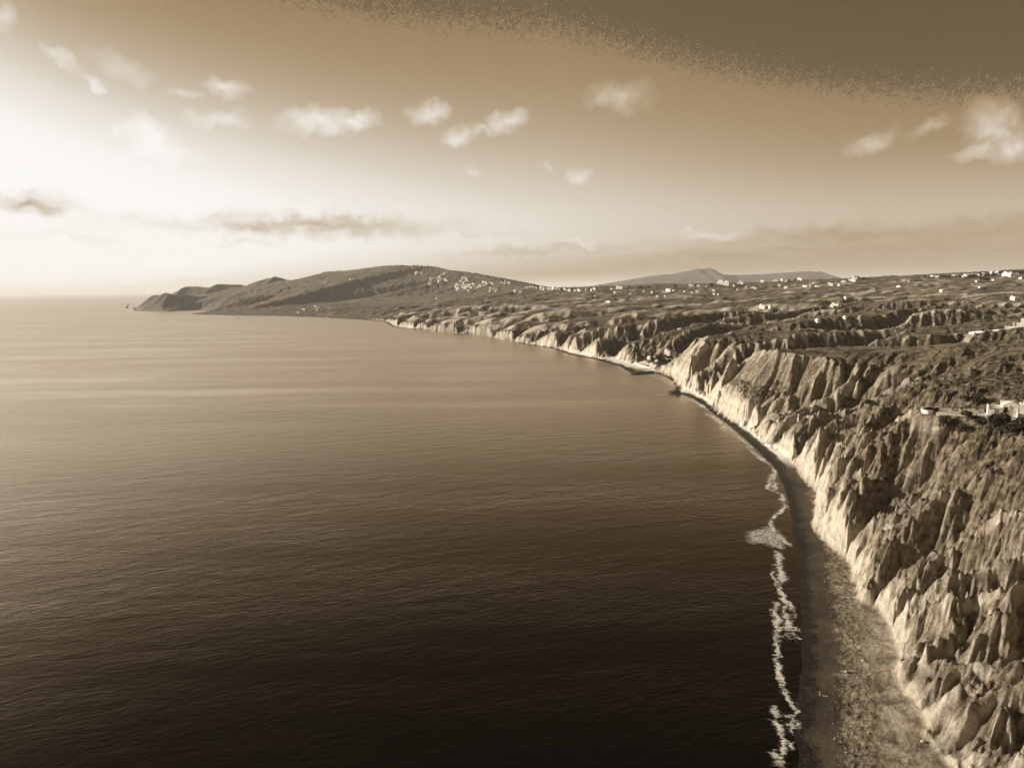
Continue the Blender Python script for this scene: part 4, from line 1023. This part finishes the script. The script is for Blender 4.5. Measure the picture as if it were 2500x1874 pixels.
for x, y in [r1_(*p) for p in ((1580,608),(1600,580),(1630,575),(1700,553),(1735,552),(1760,562),(1820,556),(1860,562),(1750,583),(1870,622),(1895,628),(1400,573),(1260,598),(1290,585),(1690,585),(1200,604))]:
    house(x, y, hr.choice((0, 1, 3, 4)), hr.uniform(.8, 1.3), lab, grp)
# hamlet on the near cove
r5 = lambda x, y: (1520+x*.0904, 840+y*.0904)
cove = [((600,545),3,1.0,'long low white building behind the beach of the cove'),((850,615),1,1.0,'bright white house nearest the beach in the cove'),((1230,318),5,.95,'bright white house at the top of the cove hamlet'),
 ((1380,318),2,.9,'square white house beside the steep blade of rock'),((1120,665),4,.8,'vaulted white house low in the cove by the cliff foot'),((730,400),0,.8,'small white house behind dark roofs in the cove'),
 ((850,395),0,.75,'little white house in the middle of the cove slope'),((1170,440),3,.6,'low pale house between dark trees in the cove'),((1290,580),0,.7,'little white hut right beside the white cliff foot'),((920,490),0,.6,'tiny white outhouse behind the bright beach house'),((420,540),0,.7,'small white boat store at the left of the cove beach')]
for (x, y), i, sc, lab in cove: house(*r5(x, y), i, sc*.8, lab, None)
# white yard walls of the cove
def wallrun(name, label, cat, pts, h, w, m='white', posts=0):
    t = empty(name, (pts[0][0], pts[0][1], pts[0][2])); o0 = Vector(pts[0]); mb = MB(); k = mb._slot(m)
    for a, b in zip(pts[:-1], pts[1:]):
        a = Vector(a)-o0; b = Vector(b)-o0; d = (b-a); n = Vector((-d.y, d.x, 0)).normalized()*w/2
        q0 = [a+n, b+n, b-n, a-n]; lo = [mb.bm.verts.new(p+Vector((0, 0, -1.5))) for p in q0]; up = [mb.bm.verts.new(p+Vector((0, 0, h))) for p in q0]
        mb.bm.faces.new(up); mb.bm.faces.new(lo[::-1])
        for i in range(4): mb.bm.faces.new((lo[i], lo[(i+1) % 4], up[(i+1) % 4], up[i]))
    mb.build('wall', t)
    for i in range(posts):
        f = i/(posts-1)*(len(pts)-1); j = min(int(f), len(pts)-2); p = Vector(pts[j]).lerp(Vector(pts[j+1]), f-j)-o0
        MB().box(p.x-.25, p.x+.25, p.y-.25, p.y+.25, p.z-1, p.z+h+.55, m).build('post', t)
    tag(t, label, cat); return t
def hits(l): return [q for q in (hit(*p) for p in l) if q]
wp = hits([(2366,814.5),(2382,813),(2400,811),(2420,808.5),(2440,806.5),(2449,806)])
if len(wp) > 2: wallrun('boundary_wall', 'white boundary wall with short posts along the rise at the right', 'wall', wp, 1.0, .4, 'white', 10)
wp = hits([r5(330,520), r5(480,590), r5(640,640), r5(760,665)])
if len(wp) > 2: wallrun('beach_wall', 'white wall along the back of the cove beach', 'wall', wp, 1.6, .5)
# house complex at the right edge of the frame
def edge_house():
    p = hit(2484, 799)
    t = empty('hillside_house', p, -math.atan2(p[0], p[1])-.1); tag(t, 'white house with stepped yard walls cut by the right frame edge', 'house')
    MB().box(2, 14, 3, 11, -2, 8.2).box(5, 9, 5, 9, 8.2, 9.4).build('wall', t, .08)
    for x in (4.5, 8.5):
        f = MB().box(x, x+1.3, 2.92, 3.02, 5.2, 6.9, 'wood').build('window', t); MB().box(x+.15, x+1.15, 2.9, 2.93, 5.35, 6.75, 'glass').build('pane', f)
    MB().box(-3, 12, 0, 1, -2, 4.4).box(-3.6, -2.4, -.6, 3, -2, 4.7).build('yard_wall', t, .08)
    MB().box(-9, 14, -5, -4.3, -3, 1.1).box(-9.3, -8.5, -5.2, 1, -3, 1.5).build('retaining_wall', t, .05)
edge_house()

# ---- skyline trees
tl = 'dark round tree on the skyline of the plain'; tg = 'trees along the skyline'
for x, y in [r7(*p) for p in ((1045,196),(1080,196),(1120,194),(1150,194),(1168,193),(1185,192),(1200,192),(1235,190),(1255,190),(1270,190),(1545,182),(1770,166),(1930,166),(1940,166),(740,205),(700,208),(680,210),(640,212),(610,213),(515,218),(310,212),(380,216),(430,216),(210,192),(40,186),(70,188),(100,190),(130,192),(160,194))]+[r4(*p) for p in ((655,222),(700,220),(720,219),(740,222),(770,224),(380,242),(100,240),(150,242))]:
    p = hit(x, y+1.2)
    if p: plant('skyline_tree', tl, 'tree', (p[0], p[1], p[2]-.5), hr.uniform(1.2, 2.0), hr.randrange(3), tg, True)
tl = 'dark tree standing among the white houses of the ridge village'; tg = 'trees of the ridge village'
for x, y in [r8(*p) for p in ((420,270),(310,295),(510,285),(720,262),(750,268),(780,270),(810,268),(850,272),(880,262),(1060,275),(1220,262),(1250,265),(1300,262),(1330,262),(1420,262),(1510,262),(1540,240),(1570,235),(1660,240),(1700,235),(1780,215),(1800,200),(1830,195),(1860,190),(1890,192),(1920,195),(1950,200),(1980,195),(2010,190),(2040,200),(2080,205),(2120,200),(2160,200),(2200,205),(1560,320),(1500,320),(1440,322))]:
    p = hit(x, y+1.0)
    if p: plant('village_tree', tl, 'tree', (p[0], p[1], p[2]-.5), hr.uniform(1.1, 1.9), hr.randrange(3), tg, True)
tl = 'dark tree between the houses of the cove hamlet'; tg = 'trees of the cove hamlet'
for x, y in [r5(*p) for p in ((1030,340),(960,380),(1000,420),(780,440),(850,450),(520,400),(620,390),(1100,490),(1180,510),(1020,540),(1250,480),(420,330),(960,560),(1320,420))]:
    p = hit(x, y)
    if p: plant('cove_tree', tl, 'tree', (p[0], p[1], p[2]-.3), hr.uniform(.6, .95), hr.randrange(3), tg, True)
tl = 'dark tree on the crest of the town hill'; tg = 'trees on the crest of the town hill'
for x, y in [r2(*p) for p in ((480,112),(590,110),(610,110),(630,108),(660,110),(720,116),(740,118),(960,168),(990,172),(1100,180),(1150,184),(1175,186),(1200,192),(1260,212),(1330,232),(1400,252),(1450,264),(1500,270),(1560,280),(1600,288),(1660,296),(1700,302))]:
    p = hit(x, y+1.0)
    if p: plant('hill_tree', tl, 'tree', (p[0], p[1], p[2]-.5), hr.uniform(1.3, 2.2), hr.randrange(3), tg, True)

# ---- rocks
def rock_obj(name, label, cat, loc, r, m, seed, flat=.7, group=None, stretch=1.):
    bm = bmesh.new(); bmesh.ops.create_icosphere(bm, subdivisions=3, radius=1)
    g = random.Random(seed); from mathutils import noise as mn
    o3 = Vector((g.uniform(0, 50), g.uniform(0, 50), 3))
    for v_ in bm.verts:
        n = mn.noise(v_.co*1.1+o3)*.45+mn.noise(v_.co*2.6+o3)*.22; v_.co *= 1+n
        v_.co = Vector((v_.co.x*r*stretch, v_.co.y*r, v_.co.z*r*flat))
    me = bpy.data.meshes.new(name); bm.to_mesh(me); bm.free(); me.materials.append(M_[m]); o = bpy.data.objects.new(name, me); C.objects.link(o)
    o.location = loc; o.rotation_euler.z = g.uniform(0, 6) if stretch == 1 else 0; tag(o, label, cat, group); return o
for px, py, r, lab, sd in ((2108,1615,.55,'pale boulder lying alone on the upper beach',1),(2066,1640,.4,'small pale rock on the storm berm',2),(2080,1565,.35,'small stone on the pale sand below the first cliff',3),(2253,1812,.5,'stone at the cliff foot near the bottom of the frame',4),(2120,1790,.3,'small stone in the middle of the pale sand',6)):
    p = hit(px, py)
    if p: rock_obj('boulder', lab, 'boulder', (p[0], p[1], p[2]+r*.25), r, 'pale', sd)
for k, (px, py, r, lab) in enumerate(((1640,962,5.,'dark rock at the tip of the small cape'),(1648,957,6.,'broad dark rock behind the tip of the small cape'),(1655,965,4.,'dark rock on the near side of the cape'),(1634,958,2.5,'low wet rock just off the cape'))):
    x, y = pix(px, py, 0); rock_obj('shore_rock', lab, 'rock', (x, y, .3), r*.7, 'rock', 30+k, .5)
for px, py, r, lab in ((311,752,8,'dark sea stack off the tip of the far headland'),(313,745,7,'farther low sea rock beyond the stack')):
    x, y = pix(px, py, 0); rock_obj('sea_stack', lab, 'rock', (x, y, 4), r, 'rock', int(px), 1.2)
p0 = pix(1541, 915, 0); p1 = pix(1597, 911, 0)
bw_ = rock_obj('breakwater', 'low dark breakwater of piled rocks reaching out from the cove', 'breakwater', ((p0[0]+p1[0])/2, (p0[1]+p1[1])/2, .2), 2.6, 'rock', 51, .75, None, 6.2)
bw_.rotation_euler.z = math.atan2(p1[1]-p0[1], p1[0]-p0[0])
# ---- boat
def boat():
    x, y = pix(581, 776, 0); t = empty('fishing_boat', (x, y, 0), .6); tag(t, 'small white boat lying off the far dark spur', 'boat'); t.scale = (1.5, 1.5, 1.5)
    bm = bmesh.new(); secs = []
    for u in range(9):
        s_ = u/8; w = 1.5*math.sin(math.pi*min(1, .18+s_*.82))**.6 if s_ < .999 else .03; zz = 1.0+.6*s_**3; X = -4.5+9*s_
        secs.append([bm.verts.new(q) for q in ((X, -w, zz), (X, -w*.6, -.2), (X, 0, -.5), (X, w*.6, -.2), (X, w, zz))])
    for a, b in zip(secs[:-1], secs[1:]):
        for k in range(4): bm.faces.new((a[k], a[k+1], b[k+1], b[k]))
        bm.faces.new((a[0], b[0], b[4], a[4]))
    bm.faces.new(secs[0]); bmesh.ops.recalc_face_normals(bm, faces=bm.faces); me = bpy.data.meshes.new('hull'); bm.to_mesh(me); bm.free(); me.materials.append(M_['white'])
    o = bpy.data.objects.new('hull', me); C.objects.link(o); o.parent = t
    MB().box(-2, .8, -.9, .9, 1.0, 2.8).build('cabin', t, .1); MB().box(-.1, .1, -.1, .1, 2.7, 5.5, 'wood').build('mast', t)
boat()
# ---- driftwood and a walker on the beach
def log_obj(name, label, a, b, r0, r1, bend, cat='driftwood'):
    bm = bmesh.new(); a = Vector(a); b = Vector(b); d = b-a; u = d.normalized().orthogonal().normalized(); w = d.normalized().cross(u); prev = None
    g = random.Random(len(label))
    for k in range(11):
        t = k/10; c = a+d*t+u*bend*math.sin(t*3.1)+Vector((g.uniform(-1, 1), g.uniform(-1, 1), g.uniform(-1, 1)))*r0*.2; r = r0+(r1-r0)*t
        cur = [bm.verts.new(c+(u*math.cos(q)+w*math.sin(q))*r*g.uniform(.85, 1.15)) for q in [2*math.pi*i/8 for i in range(8)]]
        if prev:
            for i in range(8): bm.faces.new((prev[i], prev[(i+1) % 8], cur[(i+1) % 8], cur[i]))
        else: bm.faces.new(cur[::-1])
        prev = cur
    bm.faces.new(prev); me = bpy.data.meshes.new(name); bm.to_mesh(me); bm.free(); me.materials.append(M_['drift']); o = bpy.data.objects.new(name, me); C.objects.link(o); tag(o, label, cat)
p = hit(2001, 1700); q = hit(2008, 1700); e_ = hit(2022, 1701)
if p: log_obj('driftwood_post', 'bleached driftwood post standing upright on the dark shingle', (p[0], p[1], p[2]-.3), (p[0]+.1, p[1]+.3, p[2]+1.35), .13, .10, .12)
if q: log_obj('driftwood_log', 'pale driftwood log lying on the shingle beside the upright post', (q[0], q[1], q[2]+.12), (e_[0], e_[1], e_[2]+.12), .17, .13, .05)
def person():
    p = hit(2037, 1817)
    t = empty('person', p, .6); tag(t, 'person in a white shirt and dark trousers walking on the dark shingle', 'person')
    def skin(name, J, E, mt, root=0, sub=2):
        me = bpy.data.meshes.new(name); me.from_pydata([j[0] for j in J], E, []); o = bpy.data.objects.new(name, me); C.objects.link(o); o.parent = t
        o.modifiers.new('skin', 'SKIN'); 
        for k, j in enumerate(J): me.skin_vertices[0].data[k].radius = j[1]; me.skin_vertices[0].data[k].use_root = (k == root)
        s_ = o.modifiers.new('sub', 'SUBSURF'); s_.levels = s_.render_levels = sub; me.materials.append(M_[mt]); return o
    J = [((0,0,.95),(.15,.11)), ((0,0,1.2),(.15,.10)), ((0,0,1.42),(.17,.10)), ((0,0,1.52),(.06,.06)), ((0,.02,1.63),(.09,.10)), ((0,.02,1.74),(.08,.09)),
         ((.19,0,1.42),(.06,.06)), ((.24,.04,1.15),(.045,.045)), ((.22,.16,.93),(.035,.035)), ((.22,.2,.84),(.035,.02)),
         ((-.19,0,1.42),(.06,.06)), ((-.24,-.04,1.15),(.045,.045)), ((-.22,-.02,.92),(.035,.035)), ((-.22,0,.83),(.035,.02)),
         ((.1,0,.9),(.09,.09)), ((.1,.12,.5),(.065,.065)), ((.1,.08,.09),(.045,.045)), ((.1,.2,.04),(.045,.035)),
         ((-.1,0,.9),(.09,.09)), ((-.1,-.06,.5),(.065,.065)), ((-.1,-.25,.12),(.045,.045)), ((-.1,-.14,.04),(.045,.035))]
    skin('body', J, [(0,1),(1,2),(2,3),(3,4),(4,5),(2,6),(6,7),(7,8),(8,9),(2,10),(10,11),(11,12),(12,13),(0,14),(14,15),(15,16),(16,17),(0,18),(18,19),(19,20),(20,21)], 'skin')
    skin('shirt', [((0,0,.98),(.175,.13)), ((0,0,1.2),(.17,.12)), ((0,0,1.42),(.19,.12)), ((0,0,1.47),(.09,.08)), ((.2,0,1.42),(.08,.08)), ((.24,.03,1.22),(.065,.065)), ((-.2,0,1.42),(.08,.08)), ((-.24,-.03,1.22),(.065,.065))],
         [(0,1),(1,2),(2,3),(2,4),(4,5),(2,6),(6,7)], 'shirt')
    skin('trousers', [((0,0,.98),(.165,.125)), ((.1,0,.88),(.105,.105)), ((.1,.12,.5),(.08,.08)), ((.1,.085,.14),(.06,.06)), ((-.1,0,.88),(.105,.105)), ((-.1,-.06,.5),(.08,.08)), ((-.1,-.23,.18),(.06,.06))],
         [(0,1),(1,2),(2,3),(0,4),(4,5),(5,6)], 'dark')
    skin('sun_hat', [((0,.02,1.74),(.105,.115)), ((0,.02,1.80),(.09,.10))], [(0,1)], 'shirt')
person()

# ---- ground cover: low scrub over the slopes, stones and stranded debris on the beach
def scatter(name, label, cat_pts, m, base, jitter, flat):
    P, Rr = cat_pts; n = len(P)
    bm = bmesh.new(); bmesh.ops.create_icosphere(bm, subdivisions=base, radius=1); bm.verts.ensure_lookup_table()
    V = np.array([v_.co[:] for v_ in bm.verts]); Fc = np.array([[v_.index for v_ in f.verts] for f in bm.faces]); bm.free()
    k = len(V); A = rng.uniform(0, 6.28, n); j = rng.uniform(1-jitter, 1+jitter, (n, k, 1))
    sx = rng.uniform(.75, 1.3, (n, 1, 1)); VV = V[None]*j*Rr[:, None, None]
    VV = VV*np.concatenate([sx, 1/sx, np.full_like(sx, flat)], 2)
    ca, sa = np.cos(A)[:, None], np.sin(A)[:, None]
    X = VV[..., 0]*ca-VV[..., 1]*sa; Y = VV[..., 0]*sa+VV[..., 1]*ca
    VV = np.stack([X, Y, VV[..., 2]], -1)+P[:, None, :]
    FF = (Fc[None]+(np.arange(n)*k)[:, None, None]).reshape(-1, 3)
    me = bpy.data.meshes.new(name); me.vertices.add(n*k); me.vertices.foreach_set('co', VV.astype(np.float32).ravel())
    me.loops.add(FF.size); me.loops.foreach_set('vertex_index', FF.ravel().astype(np.int32)); me.polygons.add(len(FF)); me.polygons.foreach_set('loop_start', np.arange(0, FF.size, 3, dtype=np.int32))
    me.update(calc_edges=True); me.materials.append(M_[m]); o = bpy.data.objects.new(name, me); C.objects.link(o); tag(o, label, None, None, 'stuff')
def sample(n, r0, r1, a0, a1, fn):
    r = r0*np.exp(rng.random(n)*math.log(r1/r0)); a = np.radians(rng.uniform(a0, a1, n))
    i = np.clip(np.searchsorted(NEAR[1], r), 1, len(NEAR[1])-2); j = np.clip(np.searchsorted(NEAR[0], a), 1, len(NEAR[0])-2)
    z = NEAR[2][i, j]; r = NEAR[1][i]; a = NEAR[0][j]
    x = np.sin(a)*r; y = np.cos(a)*r
    sl = np.abs(NEAR[2][i+1, j]-NEAR[2][i-1, j])/(NEAR[1][i+1]-NEAR[1][i-1])+np.abs(NEAR[2][i, j+1]-NEAR[2][i, j-1])/(r*(NEAR[0][j+1]-NEAR[0][j-1]))
    df = signed(x, y, foot_line); dw = signed(x, y, water_line)
    k = fn(x, y, z, sl, df, dw); P = np.stack([x, y, z], 1)[k]
    return P
Pn = sample(60000, 150, 1000, 14, 41, lambda x, y, z, sl, df, dw: (df > 14) & (sl < 1.25) & (fbm(x, y, 34, 4, 91)+.55*fbm(x, y, 9, 2, 92) > .13+sl*.10) & (rng.random(len(x)) < .8))
rr = rng.uniform(.28, .95, len(Pn))*(1+.5*(rng.random(len(Pn)) > .93))
PT = Pn.copy(); PT[:, 2] += rr*.15
scatter('scrub', 'low dark scrub bushes dotted over the slopes and gully floors', (PT, rr), 'leaf', 1, .28, .62)
Pb = sample(26000, 120, 420, 14, 41, lambda x, y, z, sl, df, dw: (df < -1.5) & (dw > 8.5) & (rng.random(len(x)) < .55*np.exp(-np.abs(dw-13)/4)+.03))
scatter('beach_stones', 'pale stones and debris strewn along the storm berm', (Pb, rng.uniform(.05, .20, len(Pb))), 'pale', 1, .25, .5)
print('objects', _t.time()-_t0, len(Pn), len(Pb))
